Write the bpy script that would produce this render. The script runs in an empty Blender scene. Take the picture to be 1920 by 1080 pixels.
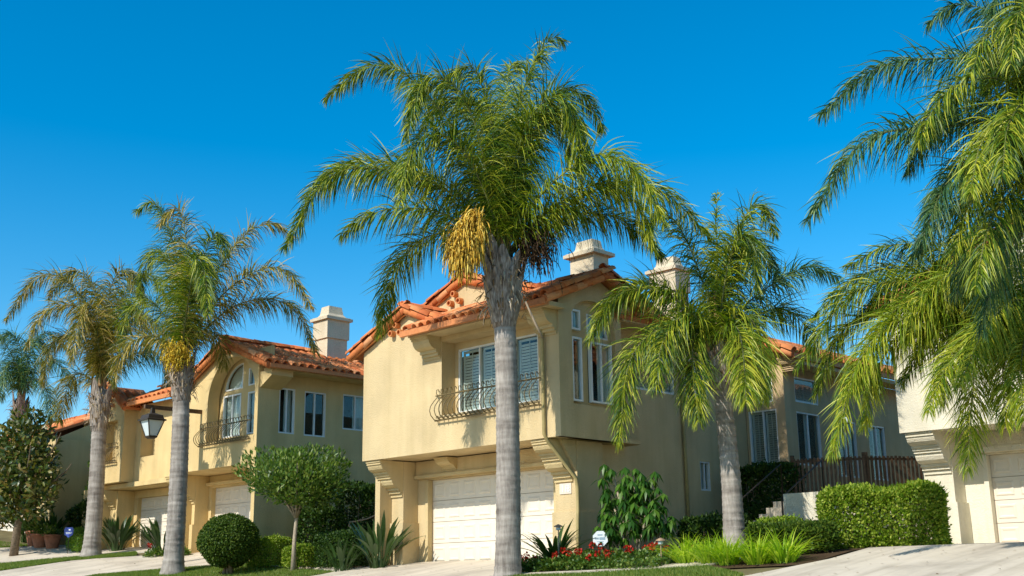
import bpy, math, random
import numpy as np
from mathutils import Vector, Matrix
from mathutils.geometry import delaunay_2d_cdt

S = bpy.context.scene
COL = S.collection
R = math.radians
random.seed(7)
rng = np.random.default_rng(11)

# ------------------------------------------------------------------ camera, sky, sun, exposure
cam = bpy.data.cameras.new('camera'); camo = bpy.data.objects.new('camera', cam); COL.objects.link(camo)
cam.sensor_width = 36.0; cam.lens = 41.25; cam.clip_start = 0.1; cam.clip_end = 4000
PITCH, ROLL = R(14.0), R(0.8)
h = math.sqrt(.5)
r0 = Vector((h, h, 0)); fh = Vector((-h, h, 0))
fwd = fh*math.cos(PITCH) + Vector((0, 0, 1))*math.sin(PITCH)
u0 = r0.cross(fwd)
cup = u0*math.cos(ROLL) + r0*math.sin(ROLL)
crt = r0*math.cos(ROLL) - u0*math.sin(ROLL)
camo.matrix_world = Matrix(((crt.x, cup.x, -fwd.x, 0), (crt.y, cup.y, -fwd.y, 0), (crt.z, cup.z, -fwd.z, 1.6), (0, 0, 0, 1)))
S.camera = camo

SUN_EL, SUN_AZ = R(40), R(-1.0)          # the sun stands square in front of the facades
W = bpy.data.worlds.new('World'); S.world = W; W.use_nodes = True
nt = W.node_tree; bg = nt.nodes['Background']
sky = nt.nodes.new('ShaderNodeTexSky'); sky.sky_type = 'NISHITA'; sky.sun_disc = False
sky.sun_elevation = SUN_EL; sky.sun_rotation = R(180) - SUN_AZ
sky.air_density = 1.0; sky.dust_density = 0.4; sky.ozone_density = 2.2
hs = nt.nodes.new('ShaderNodeHueSaturation'); hs.inputs['Saturation'].default_value = 1.55; hs.inputs['Hue'].default_value = .492
nt.links.new(sky.outputs[0], hs.inputs['Color']); nt.links.new(hs.outputs[0], bg.inputs[0])
bg.inputs[1].default_value = 0.15
sl = bpy.data.lights.new('sun', 'SUN'); sl.energy = 4.1; sl.angle = R(0.5); sl.color = (1.0, .965, .89)
so = bpy.data.objects.new('sun', sl); COL.objects.link(so)
tosun = Vector((math.sin(SUN_AZ)*math.cos(SUN_EL), -math.cos(SUN_AZ)*math.cos(SUN_EL), math.sin(SUN_EL)))
so.rotation_euler = tosun.to_track_quat('Z', 'Y').to_euler(); so.location = (0, -20, 30)
S.view_settings.view_transform = 'Standard'; S.view_settings.look = 'None'
S.view_settings.exposure = 0.28; S.view_settings.gamma = 1.0; S.view_settings.use_curve_mapping = False
S.cycles.max_bounces = 8; S.cycles.transparent_max_bounces = 12

# ------------------------------------------------------------------ materials
def mat(name, base=(.5, .5, .5), rough=.7, spec=.3):
    m = bpy.data.materials.new(name); m.use_nodes = True
    b = m.node_tree.nodes['Principled BSDF']
    b.inputs['Base Color'].default_value = (*base, 1); b.inputs['Roughness'].default_value = rough
    b.inputs['Specular IOR Level'].default_value = spec
    return m, m.node_tree, b
def ramp(n, stops):
    r = n.nodes.new('ShaderNodeValToRGB'); e = r.color_ramp.elements
    while len(e) < len(stops): e.new(0.5)
    for k, (p, c) in zip(e, stops): k.position = p; k.color = (*c, 1)
    return r
def noise(n, scale, detail=4, coord='Object', rough=.55, sc3=None):
    t = n.nodes.new('ShaderNodeTexNoise'); t.inputs['Scale'].default_value = scale
    t.inputs['Detail'].default_value = detail; t.inputs['Roughness'].default_value = rough
    c = n.nodes.new('ShaderNodeTexCoord')
    if sc3:
        mp = n.nodes.new('ShaderNodeMapping'); mp.inputs['Scale'].default_value = sc3
        n.links.new(c.outputs[coord], mp.inputs[0]); n.links.new(mp.outputs[0], t.inputs['Vector'])
    else: n.links.new(c.outputs[coord], t.inputs['Vector'])
    return t
def bump(n, b, src, strength, dist=.02):
    k = n.nodes.new('ShaderNodeBump'); k.inputs['Strength'].default_value = strength; k.inputs['Distance'].default_value = dist
    n.links.new(src, k.inputs['Height']); n.links.new(k.outputs[0], b.inputs['Normal'])
def mixc(n, a, bb, fac, mode='MULTIPLY', f=1.0):
    m = n.nodes.new('ShaderNodeMix'); m.data_type = 'RGBA'; m.blend_type = mode
    m.inputs[0].default_value = f
    if fac is not None: n.links.new(fac, m.inputs[0])
    for s, v in ((m.inputs[6], a), (m.inputs[7], bb)):
        if isinstance(v, tuple): s.default_value = (*v, 1)
        else: n.links.new(v, s)
    return m.outputs[2]

def stucco(name, c):
    m, n, b = mat(name, c, .9, .15)
    t = noise(n, .9, 6); r = ramp(n, [(.3, tuple(x*.86 for x in c)), (.7, tuple(min(1, x*1.07) for x in c))])
    n.links.new(t.outputs[0], r.inputs[0])
    st = noise(n, 1.0, 4, sc3=(2.6, 2.6, .22)); r2 = ramp(n, [(.35, (.9, .89, .86)), (.6, (1, 1, 1))])
    n.links.new(st.outputs[0], r2.inputs[0])
    n.links.new(mixc(n, r.outputs[0], r2.outputs[0], None), b.inputs['Base Color'])
    f = noise(n, 26, 8, rough=.7); bump(n, b, f.outputs[0], .9, .022)
    return m
M = {}
M['stucco'] = stucco('stucco_cream', (.66, .505, .275))
M['stucco2'] = stucco('stucco_yellow', (.72, .53, .25))
M['stucco3'] = stucco('stucco_pale', (.84, .76, .58))
M['stuccowing'] = stucco('stucco_tan', (.66, .47, .26))
M['chim'] = stucco('stucco_chimney', (.72, .60, .42))
M['trim'] = stucco('stucco_trim', (.65, .50, .26))

def tile_mat():
    m, n, b = mat('terracotta', (.5, .16, .06), .75, .25)
    oi = n.nodes.new('ShaderNodeObjectInfo'); ge = n.nodes.new('ShaderNodeNewGeometry')
    ad = n.nodes.new('ShaderNodeMath'); ad.operation = 'ADD'; n.links.new(oi.outputs['Random'], ad.inputs[0]); n.links.new(ge.outputs['Random Per Island'], ad.inputs[1])
    fr = n.nodes.new('ShaderNodeMath'); fr.operation = 'FRACT'; n.links.new(ad.outputs[0], fr.inputs[0])
    r = ramp(n, [(0, (.52, .135, .04)), (.35, (.66, .20, .06)), (.75, (.74, .26, .085)), (1, (.80, .36, .16))])
    n.links.new(fr.outputs[0], r.inputs[0])
    t = noise(n, 9, 5); r2 = ramp(n, [(.3, (.84, .8, .76)), (.6, (1, 1, 1))]); n.links.new(t.outputs[0], r2.inputs[0])
    n.links.new(mixc(n, r.outputs[0], r2.outputs[0], None), b.inputs['Base Color'])
    bump(n, b, t.outputs[0], .25, .01)
    return m
M['tile'] = tile_mat()
def simple(name, c, rough=.6, spec=.3, ns=12, amt=.2, bs=.15):
    m, n, b = mat(name, c, rough, spec)
    t = noise(n, ns, 5); r = ramp(n, [(.3, tuple(x*(1-amt) for x in c)), (.7, tuple(min(1, x*(1+amt*.5)) for x in c))])
    n.links.new(t.outputs[0], r.inputs[0]); n.links.new(r.outputs[0], b.inputs['Base Color'])
    if bs: bump(n, b, t.outputs[0], bs, .01)
    return m
M['fascia'] = simple('painted_fascia', (.66, .24, .08), .55)
M['deck'] = simple('roof_underlay', (.52, .17, .06), .85)
M['door'] = simple('garage_door_paint', (.76, .67, .53), .5, .35, 3, .06, .03)
M['frame'] = simple('window_frame_white', (.78, .78, .74), .4, .4, 6, .05, 0)
M['iron'] = simple('wrought_iron_tan', (.20, .145, .06), .5, .4, 30, .4, .1)
M['olive'] = simple('downspout_paint', (.42, .33, .14), .5, .3, 6, .2, .05)
M['shutter'] = simple('shutter_white', (.80, .78, .72), .5, .3, 5, .05, 0)
M['dark'] = simple('indoor_shade', (.03, .028, .025), .9, .1, 3, .2, 0)  # near-black colour stands in for the shade inside unlit rooms
M['bronze'] = simple('dark_bronze', (.05, .035, .02), .5, .4, 20, .3, .1)
M['wood'] = simple('stained_wood', (.15, .085, .045), .7, .25, 14, .45, .25)

def concrete_mat():
    m, n, b = mat('concrete', (.64, .545, .41), .9, .15)
    a = noise(n, .55, 6, rough=.65); r = ramp(n, [(.3, (.44, .37, .28)), (.5, (.62, .53, .40)), (.72, (.70, .60, .46))]); n.links.new(a.outputs[0], r.inputs[0])
    c = noise(n, 1, 5, sc3=(3.5, .25, 1)); r2 = ramp(n, [(.3, (.78, .77, .75)), (.55, (1, 1, 1))]); n.links.new(c.outputs[0], r2.inputs[0])
    n.links.new(mixc(n, r.outputs[0], r2.outputs[0], None), b.inputs['Base Color'])
    f = noise(n, 30, 6); bump(n, b, f.outputs[0], .4, .01); return m
M['concrete'] = concrete_mat()
M['asphalt'] = simple('road_surface', (.27, .225, .17), .9, .2, 30, .25, .3)
M['soil'] = simple('garden_soil', (.09, .055, .03), .95, .1, 10, .4, .6)
M['terrain'] = simple('terrain', (.17, .14, .065), .95, .1, .8, .4, .4)
M['plaque'] = simple('plaque_tile', (.74, .62, .50), .4, .4, 8, .08, 0)
M['white'] = simple('white_enamel', (.78, .80, .78), .35, .5, 6, .05, 0)
M['blue'] = simple('blue_enamel', (.05, .09, .42), .35, .5, 6, .1, 0)
M['greyblue'] = simple('sign_print', (.30, .40, .46), .5, .3, 6, .1, 0)
M['pot'] = simple('terracotta_pot', (.36, .15, .085), .8, .2, 8, .3, .2)
M['copper'] = simple('copper', (.42, .27, .16), .4, .6, 14, .3, .05)
M['bark'] = simple('bark', (.20, .15, .10), .9, .1, 18, .4, .5)
M['palestem'] = simple('pale_bark', (.42, .34, .24), .9, .1, 18, .3, .4)

def glass_mat():
    m = bpy.data.materials.new('window_glass'); m.use_nodes = True; n = m.node_tree; n.nodes.clear()
    o = n.nodes.new('ShaderNodeOutputMaterial'); tr = n.nodes.new('ShaderNodeBsdfTransparent'); gl = n.nodes.new('ShaderNodeBsdfGlossy')
    tr.inputs[0].default_value = (.86, .91, .90, 1); gl.inputs['Roughness'].default_value = .015
    fr = n.nodes.new('ShaderNodeFresnel'); fr.inputs['IOR'].default_value = 1.5
    t = noise(n, 1.3, 1); bp = n.nodes.new('ShaderNodeBump'); bp.inputs['Strength'].default_value = .05; bp.inputs['Distance'].default_value = .05
    n.links.new(t.outputs[0], bp.inputs['Height']); n.links.new(bp.outputs[0], gl.inputs['Normal'])
    ad = n.nodes.new('ShaderNodeMath'); ad.operation = 'ADD'; ad.inputs[1].default_value = .06; n.links.new(fr.outputs[0], ad.inputs[0])
    mx = n.nodes.new('ShaderNodeMixShader'); 
    gb = n.nodes.new('ShaderNodeNewGeometry'); iv = n.nodes.new('ShaderNodeMath'); iv.operation = 'SUBTRACT'; iv.inputs[0].default_value = 1.0; n.links.new(gb.outputs['Backfacing'], iv.inputs[1])
    ml = n.nodes.new('ShaderNodeMath'); ml.operation = 'MULTIPLY'; n.links.new(ad.outputs[0], ml.inputs[0]); n.links.new(iv.outputs[0], ml.inputs[1])
    n.links.new(ml.outputs[0], mx.inputs[0]); n.links.new(tr.outputs[0], mx.inputs[1]); n.links.new(gl.outputs[0], mx.inputs[2])
    n.links.new(mx.outputs[0], o.inputs[0]); return m
M['glass'] = glass_mat()
def lantern_glass():
    m, n, b = mat('frosted_glass', (.66, .72, .70), .35, .5); return m
M['frost'] = lantern_glass()

def leaf_mat(name, stops, rough=.42, trans=.25, spec=.45, tcol=None):
    m, n, b = mat(name, stops[0][1], rough, spec)
    ge = n.nodes.new('ShaderNodeNewGeometry'); r = ramp(n, stops)
    n.links.new(ge.outputs['Random Per Island'], r.inputs[0]); n.links.new(r.outputs[0], b.inputs['Base Color'])
    tl = n.nodes.new('ShaderNodeBsdfTranslucent')
    tcm = mixc(n, r.outputs[0], tcol or (1.9, 2.1, .7), None); n.links.new(tcm, tl.inputs[0])
    mx = n.nodes.new('ShaderNodeMixShader'); mx.inputs[0].default_value = trans
    o = n.nodes['Material Output']; n.links.new(b.outputs[0], mx.inputs[1]); n.links.new(tl.outputs[0], mx.inputs[2]); n.links.new(mx.outputs[0], o.inputs[0])
    return m
M['frond'] = leaf_mat('palm_leaflet', [(0, (.022, .065, .006)), (.35, (.07, .14, .008)), (.7, (.24, .29, .012)), (1, (.46, .44, .04))], .45, .12, .3)
M['frondlime'] = leaf_mat('palm_leaflet_bright', [(0, (.075, .15, .008)), (.45, (.20, .27, .012)), (1, (.50, .47, .04))], .45, .18, .3)
M['frondgold'] = leaf_mat('palm_leaflet_golden', [(0, (.05, .085, .010)), (.4, (.20, .19, .018)), (.75, (.42, .31, .045)), (1, (.60, .42, .14))], .45, .12, .3)
M['frondblue'] = leaf_mat('palm_leaflet_cool', [(0, (.024, .085, .04)), (.6, (.06, .14, .045)), (1, (.24, .31, .07))], .45, .14, .3)
M['hedge'] = leaf_mat('hedge_leaf', [(0, (.06, .13, .006)), (.5, (.17, .26, .014)), (1, (.38, .42, .06))], .5, .22, .2)
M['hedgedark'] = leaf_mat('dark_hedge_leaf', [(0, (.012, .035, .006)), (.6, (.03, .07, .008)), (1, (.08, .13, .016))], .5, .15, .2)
M['hedgelime'] = leaf_mat('lime_hedge_leaf', [(0, (.08, .17, .012)), (.5, (.14, .25, .015)), (1, (.24, .33, .03))], .45, .25)
M['boxleaf'] = leaf_mat('boxwood_leaf', [(0, (.022, .055, .006)), (.6, (.055, .10, .010)), (1, (.13, .17, .02))], .5, .15, .15)
M['treeleaf'] = leaf_mat('small_tree_leaf', [(0, (.03, .075, .008)), (.5, (.075, .145, .012)), (1, (.2, .25, .045))], .42, .2, .3)
M['magnolia'] = leaf_mat('magnolia_leaf', [(0, (.018, .045, .006)), (.45, (.06, .095, .01)), (.8, (.16, .15, .02)), (1, (.26, .16, .05))], .36, .12, .45)
M['strap'] = leaf_mat('strap_leaf', [(0, (.17, .32, .012)), (.5, (.34, .48, .018)), (1, (.55, .60, .07))], .5, .35)
M['paddle'] = leaf_mat('paddle_leaf', [(0, (.018, .05, .012)), (.6, (.04, .085, .02)), (1, (.10, .14, .03))], .35, .15)
M['umbrella'] = leaf_mat('umbrella_leaf', [(0, (.02, .07, .008)), (.6, (.045, .13, .012)), (1, (.11, .2, .022))], .4, .25, .3)
M['ground'] = leaf_mat('groundcover_leaf', [(0, (.03, .08, .01)), (.6, (.08, .15, .015)), (1, (.2, .24, .04))], .45, .2)
M['grass'] = leaf_mat('grass_blade', [(0, (.07, .14, .012)), (.5, (.13, .20, .018)), (1, (.26, .27, .05))], .6, .3)
M['redflower'] = leaf_mat('red_petal', [(0, (.30, .008, .006)), (.6, (.45, .02, .01)), (1, (.6, .07, .02))], .5, .2, .2, (1.2, .6, .5))
M['bougain'] = leaf_mat('magenta_petal', [(0, (.35, .01, .04)), (1, (.55, .04, .09))], .5, .25, .3, (1.2, .6, .6))
M['yellowfruit'] = leaf_mat('fruit_strand_yellow', [(0, (.62, .38, .015)), (.6, (.80, .54, .03)), (1, (.85, .66, .08))], .5, .15, .3, (1.2, 1, .5))
M['creamfruit'] = leaf_mat('fruit_strand_cream', [(0, (.74, .42, .035)), (.6, (.90, .60, .07)), (1, (.95, .75, .18))], .5, .15, .3, (1.2, 1, .5))
M['deadfruit'] = leaf_mat('fruit_strand_dry', [(0, (.045, .025, .012)), (1, (.14, .08, .04))], .8, .05, .2)
M['rachis'] = simple('frond_midrib', (.16, .17, .05), .45, .4, 9, .4, 0)
M['rachisbrown'] = simple('frond_midrib_tan', (.40, .22, .08), .5, .4, 9, .4, 0)
M['fibre'] = leaf_mat('palm_fibre', [(0, (.14, .09, .05)), (.5, (.30, .22, .14)), (1, (.52, .42, .30))], .85, .1, .1)
def boot_mat():
    m, n, b = mat('leaf_base', (.4, .34, .28), .8, .2)
    t = noise(n, 3, 8, sc3=(9, 9, 1.2)); r = ramp(n, [(.28, (.09, .065, .045)), (.5, (.30, .24, .19)), (.72, (.54, .48, .41))])
    n.links.new(t.outputs[0], r.inputs[0]); n.links.new(r.outputs[0], b.inputs['Base Color']); bump(n, b, t.outputs[0], .8, .03); return m
M['boot'] = boot_mat()
def trunk_mat(name, lo, hi):
    m, n, b = mat(name, hi, .9, .12)
    a = noise(n, 1, 7, sc3=(1.2, 1.2, 5.5)); c = noise(n, 1, 8, sc3=(14, 14, 2.2), rough=.7)
    mx = mixc(n, a.outputs[0], c.outputs[0], None, 'MIX', .5)
    r = ramp(n, [(.33, lo), (.5, tuple((x+y)/2 for x, y in zip(lo, hi))), (.66, hi)]); n.links.new(mx, r.inputs[0])
    n.links.new(r.outputs[0], b.inputs['Base Color']); bump(n, b, mx, .9, .03); return m
M['trunk'] = trunk_mat('palm_trunk', (.13, .105, .085), (.50, .44, .37))

# ------------------------------------------------------------------ mesh helpers
class MB:
    def __init__(s): s.v = []; s.f = []
    def add(s, vs, fs):
        o = len(s.v); s.v += [tuple(v) for v in vs]; s.f += [tuple(i+o for i in f) for f in fs]; return s
    def box(s, x0, x1, y0, y1, z0, z1):
        return s.add([(x0, y0, z0), (x1, y0, z0), (x1, y1, z0), (x0, y1, z0), (x0, y0, z1), (x1, y0, z1), (x1, y1, z1), (x0, y1, z1)],
                     [(3, 2, 1, 0), (4, 5, 6, 7), (0, 1, 5, 4), (1, 2, 6, 5), (2, 3, 7, 6), (3, 0, 4, 7)])
    def obox(s, O, U, N, a0, a1, b0, b1, n0, n1, Vv=Vector((0, 0, 1))):
        O = Vector(O); U = Vector(U); N = Vector(N); V = Vector(Vv)
        P = lambda a, b, c: O + U*a + V*b + N*c
        return s.add([P(a0, b0, n0), P(a1, b0, n0), P(a1, b0, n1), P(a0, b0, n1), P(a0, b1, n0), P(a1, b1, n0), P(a1, b1, n1), P(a0, b1, n1)],
                     [(3, 2, 1, 0), (4, 5, 6, 7), (0, 1, 5, 4), (1, 2, 6, 5), (2, 3, 7, 6), (3, 0, 4, 7)])
    def wall(s, loops, O, U, N, t, V=Vector((0, 0, 1))):
        O = Vector(O); U = Vector(U); N = Vector(N)
        flat = [p for l in loops for p in l]; k0 = 0; ed = []
        for l in loops: ed += [(k0+i, k0+(i+1) % len(l)) for i in range(len(l))]; k0 += len(l)
        co, _, fcs, _, _, _ = delaunay_2d_cdt([Vector(p) for p in flat], ed, [], 0, 1e-6)
        def inside(p, l):
            c = False
            for (x0, y0), (x1, y1) in zip(l, l[1:]+l[:1]):
                if (y0 > p[1]) != (y1 > p[1]) and p[0] < (x1-x0)*(p[1]-y0)/(y1-y0)+x0: c = not c
            return c
        tris = []
        for fc in fcs:
            m_ = sum((co[i] for i in fc), Vector((0, 0)))/len(fc)
            if inside(m_, loops[0]) and not any(inside(m_, l) for l in loops[1:]): tris.append(tuple(fc))
        off0 = len(s.v); cv = [O + U*c.x + V*c.y for c in co]
        s.add(cv, tris); s.add([p - N*t for p in cv], [tuple(reversed(q)) for q in tris])
        n = len(flat)
        fr = [O + U*a + V*b for a, b in flat]; bk = [p - N*t for p in fr]
        fs = []; k = 0
        for l in loops:
            m = len(l)
            for i in range(m): a, b = k+i, k+(i+1) % m; fs.append((a, b, b+n, a+n))
            k += m
        return s.add(fr+bk, fs)
    def prism(s, poly, O, U, V, A, L):                 # polygon in U,V extruded by L along A
        s.wall([poly], Vector(O), Vector(U), -Vector(A), L, Vector(V)); return s
    def tube(s, pts, r, n=6, caps=True):
        pts = [Vector(p) for p in pts]; rr = r if isinstance(r, (list, tuple)) else [r]*len(pts)
        vs = []; m = len(pts); prev = None
        for i, p in enumerate(pts):
            t = (pts[min(i+1, m-1)] - pts[max(i-1, 0)]).normalized()
            if prev is None: a = t.orthogonal().normalized()
            else: a = (prev - t*prev.dot(t)); a = a.normalized() if a.length > 1e-5 else t.orthogonal().normalized()
            prev = a; b = t.cross(a)
            for k in range(n):
                q = 2*math.pi*k/n; vs.append(p + (a*math.cos(q) + b*math.sin(q))*rr[i])
        fs = [(i*n+k, i*n+(k+1) % n, (i+1)*n+(k+1) % n, (i+1)*n+k) for i in range(m-1) for k in range(n)]
        if caps: fs += [tuple(reversed(range(n))), tuple((m-1)*n+k for k in range(n))]
        return s.add(vs, fs)
    def lathe(s, prof, c=(0, 0, 0), n=14):
        vs = []; m = len(prof)
        for r, z in prof:
            for k in range(n): q = 2*math.pi*k/n; vs.append((c[0]+r*math.cos(q), c[1]+r*math.sin(q), c[2]+z))
        fs = [(i*n+k, i*n+(k+1) % n, (i+1)*n+(k+1) % n, (i+1)*n+k) for i in range(m-1) for k in range(n)]
        return s.add(vs, fs)
    def mesh(s, name, m, smooth=False):
        me = bpy.data.meshes.new(name); me.from_pydata(s.v, [], s.f); me.materials.append(m)
        if smooth: me.polygons.foreach_set('use_smooth', [True]*len(me.polygons))
        me.update(); return me
    def build(s, name, m, parent=None, smooth=False): return link(name, s.mesh(name, m, smooth), parent)

ROOTLOC = {}
def link(name, me, parent=None, mw=None):
    o = bpy.data.objects.new(name, me); COL.objects.link(o)
    if parent is not None:
        o.parent = parent
        if parent.name in ROOTLOC: o.matrix_parent_inverse = Matrix.Translation(-ROOTLOC[parent.name])
    if mw is not None: o.matrix_basis = mw
    return o
def thing(name, label, cat, loc, group=None):
    o = bpy.data.objects.new(name, None); COL.objects.link(o); o.location = loc; o.empty_display_size = .3
    ROOTLOC[o.name] = Vector(loc); o['label'] = label; o['category'] = cat
    if group: o['group'] = group
    return o
def tag(o, label, cat, group=None):
    o['label'] = label; o['category'] = cat
    if group: o['group'] = group
    return o
def struct(o): o['kind'] = 'structure'; return o
def npmesh(name, V, F, m):
    """V (n,3) float, F (k,3|4) int"""
    me = bpy.data.meshes.new(name); k = F.shape[1]
    me.vertices.add(len(V)); me.vertices.foreach_set('co', V.astype(np.float32).ravel())
    me.loops.add(F.size); me.loops.foreach_set('vertex_index', F.astype(np.int32).ravel())
    me.polygons.add(len(F)); me.polygons.foreach_set('loop_start', np.arange(0, F.size, k, dtype=np.int32))
    me.polygons.foreach_set('loop_total', np.full(len(F), k, dtype=np.int32))
    me.materials.append(m); me.update(calc_edges=True); me.validate(); return me

# ------------------------------------------------------------------ ground
YP = [-60, 0, 9.5, 12.0, 12.25, 14.5, 17.4, 19.0, 20.5, 24, 28, 40, 80, 900]; ZP = [-2.5, 0, .62, .78, .92, 1.2, 1.66, 1.88, 2.08, 2.18, 2.25, 2.6, 4.0, 4.0]
XP = [-900, -60, -48, -44, -40, -37, -34, -31, -28, -25, 0, 60, 900]; HP = [2.6, 2.6, 1.6, 1.2, .86, .72, .5, .26, .08, 0, 0, -.3, -.3]
def g(x, y): return float(np.interp(y, YP, ZP) + np.interp(x, XP, HP)*min(1, max(0.15, (y+2)/16)))
def axis(lo, hi, a, b, step):
    l = list(np.arange(a, b+1e-6, step)); out = [lo, lo*.4+a*.6] + l + [hi*.4+b*.6, hi]; return out
xs = axis(-900, 700, -60, 12, 1.0); ys = sorted(set(axis(-700, 900, -10, 44, 1.0) + YP[1:12]))
vs = [(x, y, g(x, y) - .012) for y in ys for x in xs]; nx = len(xs)
fs = [(j*nx+i, j*nx+i+1, (j+1)*nx+i+1, (j+1)*nx+i) for j in range(len(ys)-1) for i in range(nx-1)]
struct(MB().add(vs, fs).build('ground', M['terrain'], smooth=True))
def strip(name, A, B, m, dz, n=24, k=6, thick=0):
    """a sheet between polylines A and B, draped on the ground"""
    def samp(P, t):
        P = np.array(P, float); d = np.r_[0, np.cumsum(np.hypot(*np.diff(P, axis=0).T))]; u = t*d[-1]
        return np.array([np.interp(u, d, P[:, 0]), np.interp(u, d, P[:, 1])])
    b = MB(); vv = []
    for i in range(n+1):
        a, c = samp(A, i/n), samp(B, i/n)
        for j in range(k+1):
            p = a + (c-a)*j/k; vv.append((p[0], p[1], g(*p)+dz))
    ff = [(i*(k+1)+j, i*(k+1)+j+1, (i+1)*(k+1)+j+1, (i+1)*(k+1)+j) for i in range(n) for j in range(k)]
    b.add(vv, ff)
    if thick:
        N = len(vv); b.v += [(x, y, z-thick) for x, y, z in vv]
        rim = [j for j in range(k+1)] + [i*(k+1)+k for i in range(1, n+1)] + [n*(k+1)+j for j in range(k-1, -1, -1)] + [i*(k+1) for i in range(n-1, 0, -1)]
        b.f += [(rim[q], rim[(q+1) % len(rim)], rim[(q+1) % len(rim)]+N, rim[q]+N) for q in range(len(rim))]
    return struct(b.build(name, m))
strip('road', [(-70, 2), (-30, 2), (0, 2), (20, 2)], [(-70, 12), (-30, 12), (0, 12), (20, 12)], M['asphalt'], .004, 60, 8)
strip('kerb', [(-70, 12.0), (20, 12.0)], [(-70, 12.25), (20, 12.25)], M['concrete'], .02, 80, 1, .1)
strip('driveway', [(-24.2, 20.45), (-25.6, 19.6), (-25.3, 18.3), (-26.0, 15), (-26.2, 12.3)], [(-18.7, 20.45), (-18.3, 19.0), (-17.9, 17.6), (-17.6, 15), (-17.2, 12.3)], M['concrete'], .03, 24, 10, .05)
strip('driveway', [(-11.6, 27.1), (-11.3, 23), (-11.1, 18.9), (-11.5, 17.1), (-13, 15), (-13.4, 12.3)], [(-4.6, 27.1), (-4.5, 23), (-4.3, 18.9), (-4.2, 17.1), (-4.2, 15), (-4, 12.3)], M['concrete'], .03, 30, 10, .05)
strip('driveway', [(-35.0, 20.7), (-36.0, 18.9), (-37.6, 17.2), (-38, 15), (-38, 12.3)], [(-29.8, 20.7), (-31.2, 19.3), (-32.2, 17.6), (-33.4, 16.1), (-33.4, 12.3)], M['concrete'], .03, 24, 10, .05)
strip('driveway', [(-41.4, 20.7), (-43.8, 18.9), (-45.2, 17.4), (-46.5, 15), (-46.5, 12.3)], [(-36.4, 20.7), (-37.0, 19.6), (-39.4, 17.4), (-41.0, 15.6), (-41, 12.3)], M['concrete'], .03, 24, 10, .05)
strip('garden_path', [(-18.0, 17.75), (-15.9, 18.0), (-14.2, 18.85), (-14.0, 19.6)], [(-17.8, 17.45), (-15.6, 17.6), (-13.4, 18.3), (-13.1, 19.4)], M['concrete'], .04, 20, 3, .08)
strip('garden_path', [(-29.6, 19.75), (-27.4, 19.75), (-25.2, 19.1)], [(-29.6, 19.35), (-27.2, 19.35), (-25.25, 18.8)], M['concrete'], .035, 14, 2, .05)
strip('planting_bed', [(-18.2, 19.0), (-17.7, 17.9), (-15.9, 18.15), (-14.3, 19.0)], [(-18.0, 20.4), (-17.0, 22.5), (-15, 24), (-12.8, 26)], M['soil'], .012, 16, 6)
strip('planting_bed', [(-14.2, 18.6), (-12.8, 18.0), (-11.2, 18.3)], [(-14.3, 24), (-12.8, 24), (-11.7, 24)], M['soil'], .016, 12, 6)
strip('planting_bed', [(-29.7, 19.8), (-25.4, 19.6), (-24.7, 19.8)], [(-29.7, 23), (-26, 23), (-24.9, 22)], M['soil'], .012, 12, 4)
LAWNS = [('lawn', [(-33.2, 16.0), (-31.8, 17.7), (-30.6, 19.3), (-25.4, 18.75)], [(-33.0, 12.3), (-30, 12.3), (-27.5, 12.3), (-26.3, 12.3)]),
         ('lawn', [(-17.6, 17.35), (-15.5, 17.5), (-13.3, 18.2), (-11.6, 17.0)], [(-17.3, 12.3), (-16, 12.3), (-14.5, 12.3), (-13.6, 12.3)]),
         ('lawn', [(-36.5, 19.0), (-37.2, 19.3), (-39.2, 17.3), (-40.9, 15.5)], [(-36.2, 18.8), (-37.7, 17.2), (-38.1, 15.4), (-38.2, 14.4)]),
         ('lawn', [(-58, 18.2), (-52, 18.0), (-44.2, 18.9), (-45.4, 17.3)], [(-58, 12.3), (-54, 12.3), (-48, 12.3), (-46.7, 12.3)])]
bl_v = []; 
for nm, A, B in LAWNS:
    strip(nm, A, B, M['terrain'], .018, 16, 6)
def lawn_blades(A, B, n):
    A = np.array(A, float); B = np.array(B, float); k = len(A)
    t = rng.random(n)*(k-1); i = np.minimum(t.astype(int), k-2); f = (t-i)[:, None]; w = (rng.random(n)**1.6)[:, None]
    a = A[i]*(1-f) + A[i+1]*f; b = B[i]*(1-f) + B[i+1]*f; p = a + (b-a)*w
    z = np.array([g(x, y) for x, y in p]) + .015
    P = np.c_[p, z]; an = rng.random(n)*6.28; d = np.c_[np.cos(an), np.sin(an), np.zeros(n)]
    hgt = (.045 + .04*rng.random(n))[:, None]; wd = .009
    lean = np.c_[rng.normal(0, .3, n), rng.normal(0, .3, n), np.ones(n)]*hgt
    V = np.stack([P - d*wd, P + d*wd, P + lean], 1).reshape(-1, 3); F = np.arange(len(V)).reshape(-1, 3); return V, F
VV = []; FF = []; off = 0
for (nm, A, B), n in zip(LAWNS, (60000, 40000, 22000, 22000)):
    V, F = lawn_blades(A, B, n); VV.append(V); FF.append(F+off); off += len(V)
o = link('grass', npmesh('grass', np.concatenate(VV), np.concatenate(FF), M['grass'])); o['kind'] = 'stuff'
o['label'] = 'short green lawn grass beside the driveways'

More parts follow.
